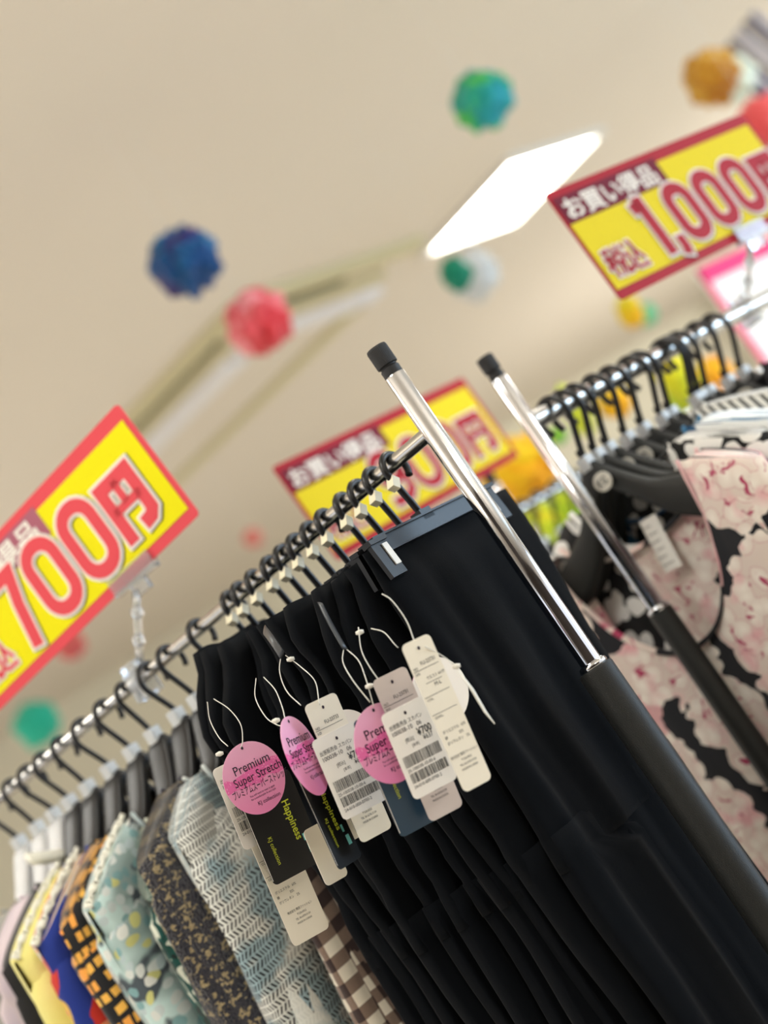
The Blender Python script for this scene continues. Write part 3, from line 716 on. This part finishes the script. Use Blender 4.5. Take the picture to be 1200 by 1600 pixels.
# ------------------------------------------------------------------ right rack
G2 = 'blouses on the right rack'; HG2 = 'black moulded hangers on the right rack'
navyf = p_navyfloral(); stripe = p_stripe(); leafp = p_leaf()
bluef = p_bigfloral('white_blue_floral', (226, 230, 230), ((60, 120, 160), (225, 228, 228), (30, 80, 120)), (30, 70, 110), 22.0, .4)
HK2 = [  # t along the bar, kind, logo, blouse
    (.038, 'broad', True, 'broad black hanger with oval emblem carrying the front floral blouse'),
    (.060, 'broad', False, 'black hanger directly behind the front floral blouse'),
    (.082, 'broad', True, 'second emblem hanger carrying the black and white leaf blouse'),
    (.118, 'broad', True, 'third emblem hanger carrying the blue flowered blouse'),
    (.150, 'broad', False, 'black hanger before the striped shirt'),
    (.188, 'broad', False, 'black hanger carrying the striped shirt'),
    (.206, 'broad', False, 'hanger just behind the striped shirt'),
    (.258, 'broad', False, 'first of the crowded hangers on the right rack'),
    (.270, 'broad', False, 'middle one of the crowded hangers'),
    (.288, 'broad', False, 'last one of the crowded hangers'),
    (.330, 'broad', True, 'emblem hanger close to the right picture edge'),
    (.365, 'broad', False, 'hanger at the right picture edge'),
]
for k, (t, kd, lg, lab) in enumerate(HK2):
    shirt_hanger(P2, A2, t, 1, .0110, math.radians(random.uniform(-3, 3) if k else 0), lab, HG2, kd, lg, pv=k % 2)
r0, sh0 = blouse(P2, A2, .038, 0, navyf, 'white and pink flowers on navy, front blouse on the right rack', G2, 31, W=.196, top=-.108, drop=.062, L=.75, n=.122, scoop=.170, backscoop=.050, T1=.020, T0=.018, amp=.003)
# care label and piping inside/at the neckline
cl = MB().box((0, 0, 0), (.026, .0006, .062)).build('care_label', mat('white_satin_label', (224, 222, 216), .5), r0); cl.location = (.012, .010, -.185); cl.rotation_euler = (math.radians(-6), math.radians(4), 0)
for k in range(6): MB().box((-.006 + (k % 2) * .003, -.0006, .022 - k * .009), (.012 + (k % 3) * .003, .0003, .0012)).build('print_line', mat('grey_ink', (130, 128, 124), .6), cl)
blouse(P2, A2, .082, math.radians(1), leafp, 'black blouse with white leaf print behind the front floral one', G2, 32, W=.188, top=-.090, drop=.062, L=.7, n=.085, scoop=.08)
blouse(P2, A2, .118, math.radians(-1), bluef, 'white blouse with blue flowers on the right rack', G2, 33, W=.188, top=-.086, drop=.06, L=.7, n=.09, scoop=.06)
blouse(P2, A2, .188, math.radians(2), stripe, 'black and white striped shirt on the right rack', G2, 34, W=.185, top=-.078, drop=.058, L=.7, n=.05, scoop=.03)
blouse(P2, A2, .335, math.radians(2), p_plain('charcoal_cloth', (50, 50, 54), (40, 40, 44)), 'charcoal blouse at the right picture edge', G2, 35, W=.185, top=-.070, drop=.06, L=.7)

# ------------------------------------------------------------------ far rack contents
for k in range(7):
    t = .02 + k * .05
    shirt_hanger(P3, A3, t, 1, .0085, math.radians(random.uniform(-5, 5)), 'blurred black hanger on the far rack, ' + ordinal[k + 1] + ' from its post', 'hangers on the far rack', 'broad', False, pv=1)
for k, (t, c1) in enumerate(((.02, (214, 208, 198)), (.12, (206, 200, 190)), (.22, (222, 210, 205)))):
    blouse(P3, A3, t, 0, p_plain('far_cloth_%d' % k, c1, c1), ('off white', 'beige', 'pale pink')[k] + ' blurred blouse on the far rack', 'blouses on the far rack', 50 + k, top=-.07)

# ------------------------------------------------------------------ price signs
def stroke_layer(strokes, ww, y, th, name, m, parent, dx=0.0, dz=0.0):
    b = MB()
    for pts, wd, closed in strokes:
        P_ = [Vector((p[0] + dx, p[1] + dz, 0)) for p in pts]; n = len(P_); hw = wd / 2 + ww; Lf = []; Rt = []
        for i in range(n):
            a_ = P_[(i - 1) % n] if (closed or i) else None; c_ = P_[(i + 1) % n] if (closed or i < n - 1) else None; p = P_[i]
            if a_ is None: d = (c_ - p).normalized(); nn = Vector((-d.y, d.x, 0)); p = p - d * ww; k = 1
            elif c_ is None: d = (p - a_).normalized(); nn = Vector((-d.y, d.x, 0)); p = p + d * ww; k = 1
            else:
                d1 = (p - a_).normalized(); d2 = (c_ - p).normalized(); n1 = Vector((-d1.y, d1.x, 0)); n2 = Vector((-d2.y, d2.x, 0)); nn = (n1 + n2).normalized(); k = 1 / max(.5, nn.dot(n1))
            Lf.append(p + nn * hw * k); Rt.append(p - nn * hw * k)
        vs = [(v.x, y, v.y) for v in Lf + Rt] + [(v.x, y + th, v.y) for v in Lf + Rt]; fs = []; N2 = 2 * n
        for i in range(n if closed else n - 1):
            j = (i + 1) % n; fs += [(i, n + i, n + j, j), (i + N2, j + N2, n + j + N2, n + i + N2), (i, j, j + N2, i + N2), (n + i, n + i + N2, n + j + N2, n + j)]
        if not closed: fs += [(0, N2, n + N2, n), (n - 1, N2 - 1, 2 * N2 - 1, n - 1 + N2)]
        b.add(vs, fs)
    return b.build(name, m, parent)
def rrect(cx, cz, hw, hh, r, n=5):
    o = []
    for qx, qz, a0 in ((1, 1, 0), (-1, 1, 90), (-1, -1, 180), (1, -1, 270)):
        for k in range(n + 1):
            an = math.radians(a0 + 90 * k / n); o.append((cx + qx * (hw - r) + r * math.cos(an), cz + qz * (hh - r) + r * math.sin(an)))
    return o
def glyph(ch, x, z, W_, H_, s):
    """strokes of glyph in box (x..x+W_, z..z+H_), stroke width s"""
    h = s / 2; x0, x1, z0, z1 = x + h, x + W_ - h, z + h, z + H_ - h; cx = x + W_ / 2; cz = z + H_ / 2
    if ch == '0': return [(rrect(cx, cz, W_ / 2 - h, H_ / 2 - h, min(W_ / 2 - h, H_ / 2 - h) * .92), s, True)]
    if ch == '1': return [([(cx + s * .2, z), (cx + s * .2, z + H_)], s, False), ([(cx - s * .9, z1 - s * .35), (cx + s * .1, z1 - s * .15)], s * .9, False)]
    if ch == ',': return [([(cx + .002, z + H_ * .22), (cx + .002, z + H_ * .03), (cx - .002, z - H_ * .10)], s * .9, False)]
    if ch == '7': return [([(x, z1), (x1, z1), (x + W_ * .66, z + H_ * .55), (x + W_ * .48, z)], s, False)]
    if ch == '9': return [(rrect(cx, cz + H_ * .17, W_ / 2 - h, H_ * .33 - h, (W_ / 2 - h) * .9), s, True), ([(x1, cz + H_ * .1), (x1, z0 + H_ * .12), (x1 - s, z0), (x0, z0)], s, False)]
    if ch == '円': return [([(x0, z), (x0, z1), (x1, z1), (x1, z0 + s * .5), (x1 - s * .4, z0 + s * .1), (x1 - s * 1.3, z0)], s, False), ([(cx, z1), (cx, cz + H_ * .02)], s * .62, False), ([(x0, cz - H_ * .0), (x1, cz - H_ * .0)], s * .62, False)]
    if ch == '税': return [([(x + W_ * .08, z + H_ * .93), (x + W_ * .42, z + H_ * .98)], s, False), ([(x, z + H_ * .68), (x + W_ * .46, z + H_ * .68)], s, False), ([(x + W_ * .24, z + H_ * .95), (x + W_ * .24, z)], s, False), ([(x + W_ * .22, z + H_ * .62), (x, z + H_ * .3)], s, False), ([(x + W_ * .26, z + H_ * .6), (x + W_ * .44, z + H_ * .42)], s, False),
                         ([(x + W_ * .55, z + H_), (x + W_ * .64, z + H_ * .84)], s, False), ([(x + W_ * .96, z + H_), (x + W_ * .84, z + H_ * .84)], s, False), ([(x + W_ * .56, z + H_ * .74), (x + W_ * .94, z + H_ * .74), (x + W_ * .94, z + H_ * .46), (x + W_ * .56, z + H_ * .46), (x + W_ * .56, z + H_ * .74)], s, False),
                         ([(x + W_ * .66, z + H_ * .42), (x + W_ * .62, z + H_ * .16), (x + W_ * .5, z)], s, False), ([(x + W_ * .84, z + H_ * .42), (x + W_ * .84, z + H_ * .04), (x + W_, z + H_ * .04), (x + W_, z + H_ * .18)], s, False)]
    if ch == '込': return [([(x + W_ * .1, z + H_ * .98), (x + W_ * .22, z + H_ * .82)], s, False), ([(x, z + H_ * .62), (x + W_ * .2, z + H_ * .6), (x + W_ * .2, z + H_ * .2), (x, z + H_ * .06)], s, False), ([(x + W_ * .16, z + H_ * .16), (x + W_ * .4, z + H_ * .03), (x + W_, z + H_ * .02)], s, False),
                         ([(x + W_ * .48, z + H_ * .95), (x + W_ * .62, z + H_ * .95), (x + W_ * .68, z + H_ * .6), (x + W_ * .95, z + H_ * .22)], s, False), ([(x + W_ * .64, z + H_ * .7), (x + W_ * .55, z + H_ * .42), (x + W_ * .38, z + H_ * .22)], s, False)]
    return []
def text_mesh(s, size, offset=0.0, ext=0.0, sx=1.0, align='LEFT'):
    cu = D.curves.new('txt', 'FONT'); cu.body = s; cu.size = size; cu.offset = offset; cu.extrude = ext; cu.resolution_u = 3; cu.align_x = align
    o = D.objects.new('txt', cu); COL.objects.link(o); dg = bpy.context.evaluated_depsgraph_get()
    me = D.meshes.new_from_object(o.evaluated_get(dg)); D.objects.remove(o); D.curves.remove(cu)
    for v in me.vertices: v.co = Vector((v.co.x * sx, -v.co.z, v.co.y))
    me.update(); return me
def price_sign(mt, W_, H_, digits, fx, label, pal, dg_x0, dg_w, dg_h, dg_z, sw, lbf=.487):
    """mt = matrix of the sign: origin at lower left corner, x to the right, z up, face towards -y"""
    red, yel, dark, out = pal
    t = empty('price_sign'); t.matrix_world = mt; tag(t, label, 'price sign', 'yellow and red price signs')
    b = MB().add([(p[0], yy, p[1]) for yy in (0, .0015) for p in rrect(W_ / 2, H_ / 2, W_ / 2, H_ / 2, .005, 3)], [tuple(range(16)), tuple(range(31, 15, -1))] + [(k, 16 + k, 16 + (k + 1) % 16, (k + 1) % 16) for k in range(16)])
    b.build('board', red, t)
    lb = W_ * lbf
    m1 = .0035 * fx
    poly = [(m1, .0125), (W_ - .006 * fx, .0125), (W_ - .006 * fx, H_ - .0165), (lb, H_ - .0165), (lb, H_ - .046), (m1, H_ - .046)]
    b = MB().add([(x, -.0006, z) for x, z in poly], [(0, 1, 2, 3, 4, 5)]); b.build('yellow_field', yel, t)
    poly = [(m1, H_ - .046), (lb, H_ - .046), (lb, H_ - .010), (m1, H_ - .010)]
    MB().add([(x, -.0008, z) for x, z in poly], [(0, 1, 2, 3)]).build('headline_band', dark, t)
    me = text_mesh('お買い得品', .030, .0007, 0, 1.0); xs = [v.co.x for v in me.vertices]; w0, w1 = min(xs), max(xs)
    k = (lb - .020 * fx) / (w1 - w0)
    for v in me.vertices: v.co = Vector(((v.co.x - w0) * k + .009 * fx, -.0013, v.co.z + H_ - .0395))
    link('headline_text', me, out, t, False)
    st = []; x = dg_x0
    for ch in digits:
        wd = dg_w * (.42 if ch in '1' else .30 if ch == ',' else 1.0)
        hh, zz = (dg_h, dg_z) if ch != '円' else (dg_h * .80, dg_z + dg_h * .06)
        st += [(p, s_ * 1.0, c) for p, s_, c in glyph(ch, x, zz, wd, hh, sw)]; x += wd + dg_w * .15
    stroke_layer(st, .0035, -.0012, .0003, 'numeral_shadow', mat('sign_shadow_ink', (60, 58, 62), .6), t, .0014, -.0014)
    stroke_layer(st, .0034, -.0018, .0004, 'numeral_outline', out, t)
    stroke_layer(st, 0.0, -.0024, .0004, 'numeral', red, t)
    st = glyph('税', .011 * fx, .024, .024 * fx, .036, .0042) + glyph('込', .037 * fx, .024, .024 * fx, .036, .0042)
    stroke_layer(st, .0022, -.0016, .0003, 'tax_outline', out, t); stroke_layer(st, 0, -.0022, .0003, 'tax_text', red, t)
    return t
def sign_matrix(px, py, d, yaw_deg, tilt_deg, W_, H_, anchor):
    """put the given corner of the sign (ax, az) at the world point seen at px,py at depth d"""
    Rm = Matrix.Rotation(math.radians(yaw_deg), 4, 'Z') @ Matrix.Rotation(math.radians(tilt_deg), 4, 'Y')
    p = at(px, py, d) - (Rm.to_3x3() @ Vector((anchor[0] * W_, 0, anchor[1] * H_))); Rm.translation = p; return Rm
OUTL = mat('sign_white_ink', (228, 220, 210), .5)
pal3 = (mat('sign_red', (165, 14, 32), .55, spec=.2), mat('sign_yellow', (222, 202, 4), .6, spec=.2), mat('sign_crimson', (108, 12, 38), .6, spec=.2), OUTL)
pal1 = (mat('sign_glare_red', (226, 78, 88), .55, spec=.3), mat('sign_bright_yellow', (238, 230, 6), .6, spec=.2), mat('sign_glare_crimson', (168, 92, 112), .4), mat('sign_outline_pale', (240, 236, 228), .5))  # left sign's inks paled to paint in glare on the laminate
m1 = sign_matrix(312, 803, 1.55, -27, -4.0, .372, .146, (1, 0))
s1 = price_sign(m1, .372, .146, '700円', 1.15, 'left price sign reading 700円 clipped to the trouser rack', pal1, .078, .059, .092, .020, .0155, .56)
m3 = sign_matrix(850, 303, 1.72, 39, -0.8, .420, .150, (0, 1))
s3 = price_sign(m3, .420, .150, '1,000円', 1.32, 'right price sign reading 1,000円 above the right rack', pal3, .112, .0545, .082, .021, .0165)
m2 = sign_matrix(425, 730, 2.05, 50, -2.5, .490, .155, (0, 1))
s2 = price_sign(m2, .490, .155, '900円', 1.6, 'middle blurred price sign reading 900円 behind the chrome post', pal3, .160, .068, .088, .022, .0150)

def sign_holder(top, bar, label, yaw):
    """clear plastic: a jaw that grips the sign's edge, a ball-jointed stem and a clip on the bar"""
    t = empty('sign_holder', bar); tag(t, label, 'sign holder', 'clear plastic sign clips'); L = top - bar
    Rz = Matrix.Rotation(yaw, 3, 'Z')
    def T(p): return L + Rz @ Vector(p)
    b = MB(); b.box(tuple(T((0, -.004, .006))), (.066, .0018, .018), Rz); b.box(tuple(T((0, .004, .006))), (.066, .0018, .018), Rz); b.box(tuple(T((0, 0, -.004))), (.066, .010, .004), Rz)
    b.build('sign_jaw', CLEAR, t, bevel=.0006)
    b = MB().box(tuple(T((0, 0, -.012))), (.022, .009, .014), Rz); b.build('jaw_block', CLEAR, t, bevel=.001)
    for s in (.35, .62): MB().lathe([(.001, -.007), (.005, -.006), (.0072, 0), (.005, .006), (.001, .007)], tuple(L * (1 - s)), 16).build('ball_joint', CLEAR, t, True)
    MB().tube([L * .88, L * .65, L * .38, L * .16], .0042, 12).build('stem', CLEAR, t, True)
    b = MB().box((0, 0, .014), (.018, .022, .012)).box((.0095, 0, -.004), (.003, .024, .034)).box((-.0095, 0, -.004), (.003, .024, .034)).box((0, 0, -.020), (.010, .020, .005))
    o = b.build('bar_clip', CLEAR, t, bevel=.001); o.rotation_euler = (0, 0, rotz_of(A1))
    return t
tb1 = t_of(P1, A1, 222, 1060)
sign_holder(m1 @ Vector((.262, 0, 0)), barpt(P1, A1, tb1), 'clear plastic clip holding the 700 yen sign on the left bar', math.radians(-27))
tb3 = t_of(P2, A2, 1185, 468)
sign_holder(m3 @ Vector((.275, 0, 0)), barpt(P2, A2, tb3), 'clear plastic clip holding the 1,000 yen sign on the right bar', math.radians(40))

# ------------------------------------------------------------------ hang tags
def basis(wd, lean, tilt=0.0):
    """matrix: x = width direction (recedes by wd), z = up the card; lean brings the bottom towards the viewer"""
    wv = Vector((1, wd, -.13 + tilt)).normalized(); lv = Vector((0, lean, 1)); lv = (lv - wv * lv.dot(wv)).normalized(); yv = lv.cross(wv)
    return Matrix((wv, yv, lv)).transposed().to_4x4()
def place(o, px, py, d, bs):
    m_ = bs.copy(); m_.translation = at(px, py, d); o.matrix_world = m_
def card_mesh(W_, L_, r, n=4, hole=True):
    pts = rrect(0, -L_ / 2, W_ / 2, L_ / 2, r, n); N = len(pts); b = MB()
    b.add([(p[0], y, p[1]) for y in (-.00025, .00025) for p in pts], [tuple(range(N)), tuple(range(2 * N - 1, N - 1, -1))] + [(k, N + k, N + (k + 1) % N, (k + 1) % N) for k in range(N)])
    return b
def prt(parent, s, x, z, size, m=INK, sx=1.0, align='LEFT', off=0.0, rot=0.0):
    me = text_mesh(s, size, off, 0, sx, align); o = link('print', me, m, parent, False); o.location = (x, -.0006, z); o.rotation_euler = (0, rot, 0); return o
def lines(parent, rects, m=INK, name='print_line'):
    b = MB()
    for x, z, w_, h_ in rects: b.add([(x, -.0005, z), (x + w_, -.0005, z), (x + w_, -.0005, z + h_), (x, -.0005, z + h_)], [(0, 1, 2, 3)])
    return b.build(name, m, parent)
def loop_string(pts, label, knot=None):
    """pts: (px, py, depth)"""
    W3 = [at(*p) for p in pts]; o = link('tag_string', MB().tube(smooth_path(W3, 8), .00042, 6).mesh('tag_string'), STRING); tag(o, label, 'string', 'white nylon tag strings')
    if knot:
        k = MB().tube([at(*knot) + Vector((-.003, 0, .001)), at(*knot), at(*knot) + Vector((.003, 0, -.001))], [.0012, .0022, .0013], 10).build('lock', STRING, o, True)
    return o
TG = 'paper hang tags on the black trousers'
def eyelet(o, z=-.007, m=INKR):
    MB().add([(.0011 * math.cos(2 * PI * k / 12), -.0005, z + .0014 * math.sin(2 * PI * k / 12)) for k in range(12)], [tuple(range(12))]).build('eyelet', m, o)
def spec_tag(px, py, d, bs, no, label, m=CARD, W_=.0255, L_=.118):
    o = card_mesh(W_, L_, .0042).build('hang_tag', m); place(o, px, py, d, bs); tag(o, label, 'tag', TG); eyelet(o)
    prt(o, no, -.004, -.0195, .0042, INK, .8); prt(o, 'NO', -W_ / 2 + .0015, -.0215, .0030, INK, .8); prt(o, 'SIZE', -W_ / 2 + .0015, -.0255, .0026, INK, .8)
    prt(o, 'ウエスト 64-77', -.004, -.031, .0030, INK, .8); prt(o, 'M-L', .0, -.0375, .0042, INK, .9); prt(o, 'COL.', -W_ / 2 + .002, -.046, .0026); prt(o, 'QUAL.', -W_ / 2 + .002, -.060, .0026)
    lines(o, [(-W_ / 2 + .001, -.0225, W_ * .86, .00035), (-.006, -.0335, W_ * .55, .0003), (-W_ / 2 + .001, -.043, W_ * .86, .00035), (-W_ / 2 + .001, -.057, W_ * .86, .00035)])
    prt(o, 'ポリエステル   63%', -W_ / 2 + .003, -.0725, .0030, INK, .8); prt(o, '綿               35%', -W_ / 2 + .003, -.077, .0030, INK, .8); prt(o, 'ポリウレタン    2%', -W_ / 2 + .003, -.0815, .0030, INK, .8)
    prt(o, '株式会社 関西ファッション', 0, -.092, .0026, INK, .75, 'CENTER'); prt(o, '〒530-0032', 0, -.096, .0024, INK, .8, 'CENTER'); prt(o, 'TEL 06-6376-5134', 0, -.0995, .0024, INK, .8, 'CENTER'); prt(o, 'MADE IN CHINA', 0, -.103, .0024, INK, .8, 'CENTER')
    return o
def price_tag(px, py, d, bs, label, W_=.040, L_=.066):
    o = card_mesh(W_, L_, .004).build('price_tag', CARDW); place(o, px, py, d, bs); tag(o, label, 'tag', TG); eyelet(o, -.006)
    x0 = -W_ / 2 + .0025
    prt(o, '出張販売会 スカパン', x0, -.0135, .0040, INK, .8); prt(o, '100038-10   06', x0, -.0185, .0046, INKR, .95)
    prt(o, '¥700', .003, -.026, .0082, INK, .75, off=.0001); prt(o, '¥637', .006, -.0305, .0056, INK, .75); prt(o, '[税込]', -.009, -.0265, .0036, INK, .8); prt(o, '[本体]', -.005, -.0315, .0030, INK, .8)
    rnd = random.Random(4); x = x0 + .001; rects = []; x2 = x; 
    while x < W_ / 2 - .004:
        w_ = rnd.choice((.0003, .0005, .0008)); rects.append((x, -.0440, w_, .0085)); x += w_ + rnd.choice((.0003, .0005, .0007))
    while x2 < W_ / 2 - .004:
        w_ = rnd.choice((.0003, .0005, .0008)); rects.append((x2 + .0005, -.0565, w_, .0075)); x2 += w_ + rnd.choice((.0003, .0005, .0007))
    lines(o, rects, INK, 'barcode'); prt(o, '25-100038-10-00-6', x0 + .001, -.0477, .0034, INK, .95); prt(o, '24-010-000-0700-2', x0 + .001, -.0603, .0034, INK, .95)
    return o
def oval_tag(px, py, d, bs, label, W_=.048, L_=.053):
    n = 48; V = []; pts = [(W_ / 2 * math.cos(2 * PI * k / n), -L_ / 2 + L_ / 2 * math.sin(2 * PI * k / n)) for k in range(n)]
    vs = [(p[0], y, p[1]) for y in (-.00025, .00025) for p in pts]; fs = [tuple(range(n)), tuple(range(2 * n - 1, n - 1, -1))] + [(k, n + k, n + (k + 1) % n, (k + 1) % n) for k in range(n)]
    me = pymesh('oval_tag', vs, fs, [(v[0], v[2] + L_ * .47) for v in vs]); o = link('oval_tag', me, PINK, None, False)
    me.materials.append(CARDW); me.polygons[1].material_index = 1
    place(o, px, py, d, bs); tag(o, label, 'tag', TG); eyelet(o, -.004)
    prt(o, 'Premium', .002, -.0225, .0108, INKR, .86, 'CENTER', .00003); prt(o, 'Super Stretch', .004, -.0315, .0100, INKR, .80, 'CENTER', .00003); prt(o, 'プレミアムスーパーストレッチ', .003, -.0395, .0078, INKR, .48, 'CENTER', .00006)
    prt(o, 'You will want to wear it again', .002, -.0435, .0024, INKR, .8, 'CENTER'); prt(o, 'for a comfortable fit and style', .002, -.0462, .0024, INKR, .8, 'CENTER'); prt(o, 'KJ collection', .005, -.0520, .0046, INKR, .9, 'CENTER')
    return o
def happy_tag(px, py, d, bs, label, m=CARDB, W_=.042, L_=.078):
    o = card_mesh(W_, L_, .004).build('brand_tag', m); place(o, px, py, d, bs); tag(o, label, 'tag', TG)
    prt(o, 'Happiness', W_ / 2 - .017, -.022, .0092, YINK, .92, off=.00012, rot=math.radians(90)); prt(o, 'KJ collection', -W_ / 2 + .010, -.044, .0050, YINK, .95, rot=math.radians(90))
    lines(o, [(W_ / 2 - .010, -.071, .005, .008), (W_ / 2 - .011, -.060, .003, .006)], CINK, 'cyan_motif')
    lines(o, [(-W_ / 2 + .0002, -L_ + .004, .0005, L_ - .008)], CARDW, 'white_edge')
    return o
B0 = basis(.55, -.22); BE = basis(2.6, -.3, .0)
# front set by the post
spec_tag(648, 999, 1.128, basis(.50, -.20), 'FU-23731', 'cream spec tag hanging frontmost on the trousers nearest the post')
o = oval_tag(668, 1030, 1.170, basis(.55, -.25), 'round tag showing its blank white side behind the frontmost cream tag'); o.rotation_euler.rotate_axis('Z', PI)
loop_string([(664, 1010, 1.128), (690, 1024, 1.135), (713, 1041, 1.138)], 'nylon string end leading to the lock at the frontmost cream tag', (713, 1041, 1.138))
pin = link('lock_pin', MB().tube([at(713, 1043, 1.138), at(738, 1078, 1.136), at(758, 1112, 1.134), at(773, 1131, 1.133)], [.0007, .0018, .0016, .0006], 10, flat=.4).mesh('lock_pin'), STRING); tag(pin, 'white nylon lock pin sticking out right of the frontmost cream tag', 'pin')
# fourth set
happy_tag(592, 1108, 1.158, basis(.42, -.25), 'navy sheen brand tag printed Happiness below the right pink oval', CARDN, .047, .096)
spec_tag(607, 1052, 1.150, basis(.45, -.25), 'FU-23731', 'lilac grey spec tag behind the right price tag', CARDG, .030, .116)
oval_tag(580, 1102, 1.146, basis(.50, -.25), 'right pink oval tag reading Premium Super Stretch', .052, .062)
price_tag(628, 1102, 1.136, basis(.55, -.25), 'white 700 yen price tag at right, over the right pink oval', .040, .068)
# third set
spec_tag(499, 1092, 1.195, basis(.60, -.22), 'FU-23733', 'cream spec tag behind the middle price tag', CARD, .030, .116)
o = oval_tag(528, 1112, 1.225, basis(.6, -.25), 'round tag showing its white back behind the middle price tag'); o.rotation_euler.rotate_axis('Z', PI)
o = happy_tag(520, 1150, 1.215, basis(1.6, -.3), 'black card behind the middle price tag')
price_tag(521, 1142, 1.178, basis(.55, -.22), 'white 700 yen price tag in the middle of the row', .042, .066)
# second set, nearly edge-on
o = oval_tag(447, 1120, 1.185, basis(2.2, -.32, .0), 'pink oval tag seen nearly edge-on between the two price tags', .048, .066)
o = happy_tag(478, 1195, 1.200, basis(1.9, -.30), 'black brand tag with yellow letters seen at a steep angle', CARDB, .036, .084)
spec_tag(500, 1290, 1.240, basis(.9, -.2), 'FU-23733', 'cream tag end peeping out below the steep black tag', CARD, .024, .052) if False else None
o = card_mesh(.024, .048, .004).build('hang_tag', CARD); place(o, 490, 1290, 1.230, basis(.9, -.2)); tag(o, 'short cream card end below the steep black brand tag', 'tag', TG)
o = card_mesh(.036, .075, .004).build('hang_tag', CARD); place(o, 497, 1175, 1.225, basis(1.2, -.2)); tag(o, 'cream card behind the steep pink oval', 'tag', TG)
# first (left) set
spec_tag(400, 1260, 1.270, basis(.60, -.2), 'FU-23731', 'long cream spec tag hanging over the gingham shirt', CARD, .036, .118)
happy_tag(410, 1220, 1.255, basis(.55, -.25), 'black brand tag printed Happiness below the left pink oval', CARDB, .050, .082)
price_tag(363, 1188, 1.262, basis(.60, -.25), 'price tag half hidden behind the left pink oval', .040, .072)
oval_tag(375, 1162, 1.238, basis(.55, -.25), 'left pink oval tag reading Premium Super Stretch', .053, .060)
# strings
loop_string([(597, 928, 1.150), (612, 938, 1.145), (634, 968, 1.140), (646, 998, 1.130), (650, 1010, 1.1275)], 'nylon string of the frontmost cream tag', None)
loop_string([(560, 980, 1.170), (566, 1020, 1.160), (590, 1060, 1.150), (604, 1068, 1.1485)], 'nylon string above the lilac grey tag', (562, 988, 1.17))
loop_string([(580, 982, 1.18), (600, 988, 1.17), (616, 1006, 1.160), (622, 1012, 1.16)], 'short nylon string behind the frontmost cream tag')
loop_string([(537, 1014, 1.180), (536, 1035, 1.17), (552, 1064, 1.155), (578, 1097, 1.145)], 'left strand of string above the right pink oval')
loop_string([(541, 1014, 1.180), (560, 1032, 1.17), (572, 1062, 1.155), (584, 1104, 1.145)], 'right strand of string above the right pink oval', (577, 1072, 1.15))
loop_string([(439, 1024, 1.230), (437, 1050, 1.22), (448, 1080, 1.205), (470, 1102, 1.19)], 'left strand of string above the middle cream tag')
loop_string([(446, 1024, 1.230), (470, 1042, 1.22), (492, 1064, 1.205), (498, 1094, 1.193), (500, 1102, 1.192)], 'right strand of string above the middle cream tag', (454, 1030, 1.225))
loop_string([(400, 1060, 1.250), (399, 1090, 1.23), (415, 1120, 1.21), (432, 1132, 1.195), (443, 1135, 1.18)], 'left strand of string above the steep pink oval', (431, 1126, 1.19))
loop_string([(412, 1058, 1.250), (430, 1078, 1.23), (441, 1105, 1.2), (445, 1122, 1.183)], 'right strand of string above the steep pink oval')
loop_string([(324, 1097, 1.280), (328, 1125, 1.27), (342, 1152, 1.25), (356, 1166, 1.238)], 'left strand of string above the left pink oval', (343, 1178, 1.236))
loop_string([(334, 1092, 1.280), (358, 1108, 1.27), (376, 1132, 1.25), (379, 1158, 1.238), (376, 1168, 1.236)], 'right strand of string above the left pink oval')
# ribbon hanging loops
def ribbon(pts, w_, label):
    W3 = smooth_path([at(*p) for p in pts], 5); o = link('hanging_ribbon', MB().tube(W3, w_, 8, flat=.2).mesh('hanging_ribbon'), RIBBON); tag(o, label, 'ribbon', 'black satin hanging loops')
ribbon([(413, 984, 1.255), (425, 1000, 1.235), (441, 1024, 1.225)], .0045, 'black satin ribbon loop over the middle cream tag')
ribbon([(500, 942, 1.22), (515, 972, 1.20), (539, 1014, 1.178)], .0028, 'black ribbon loop above the right pink oval')
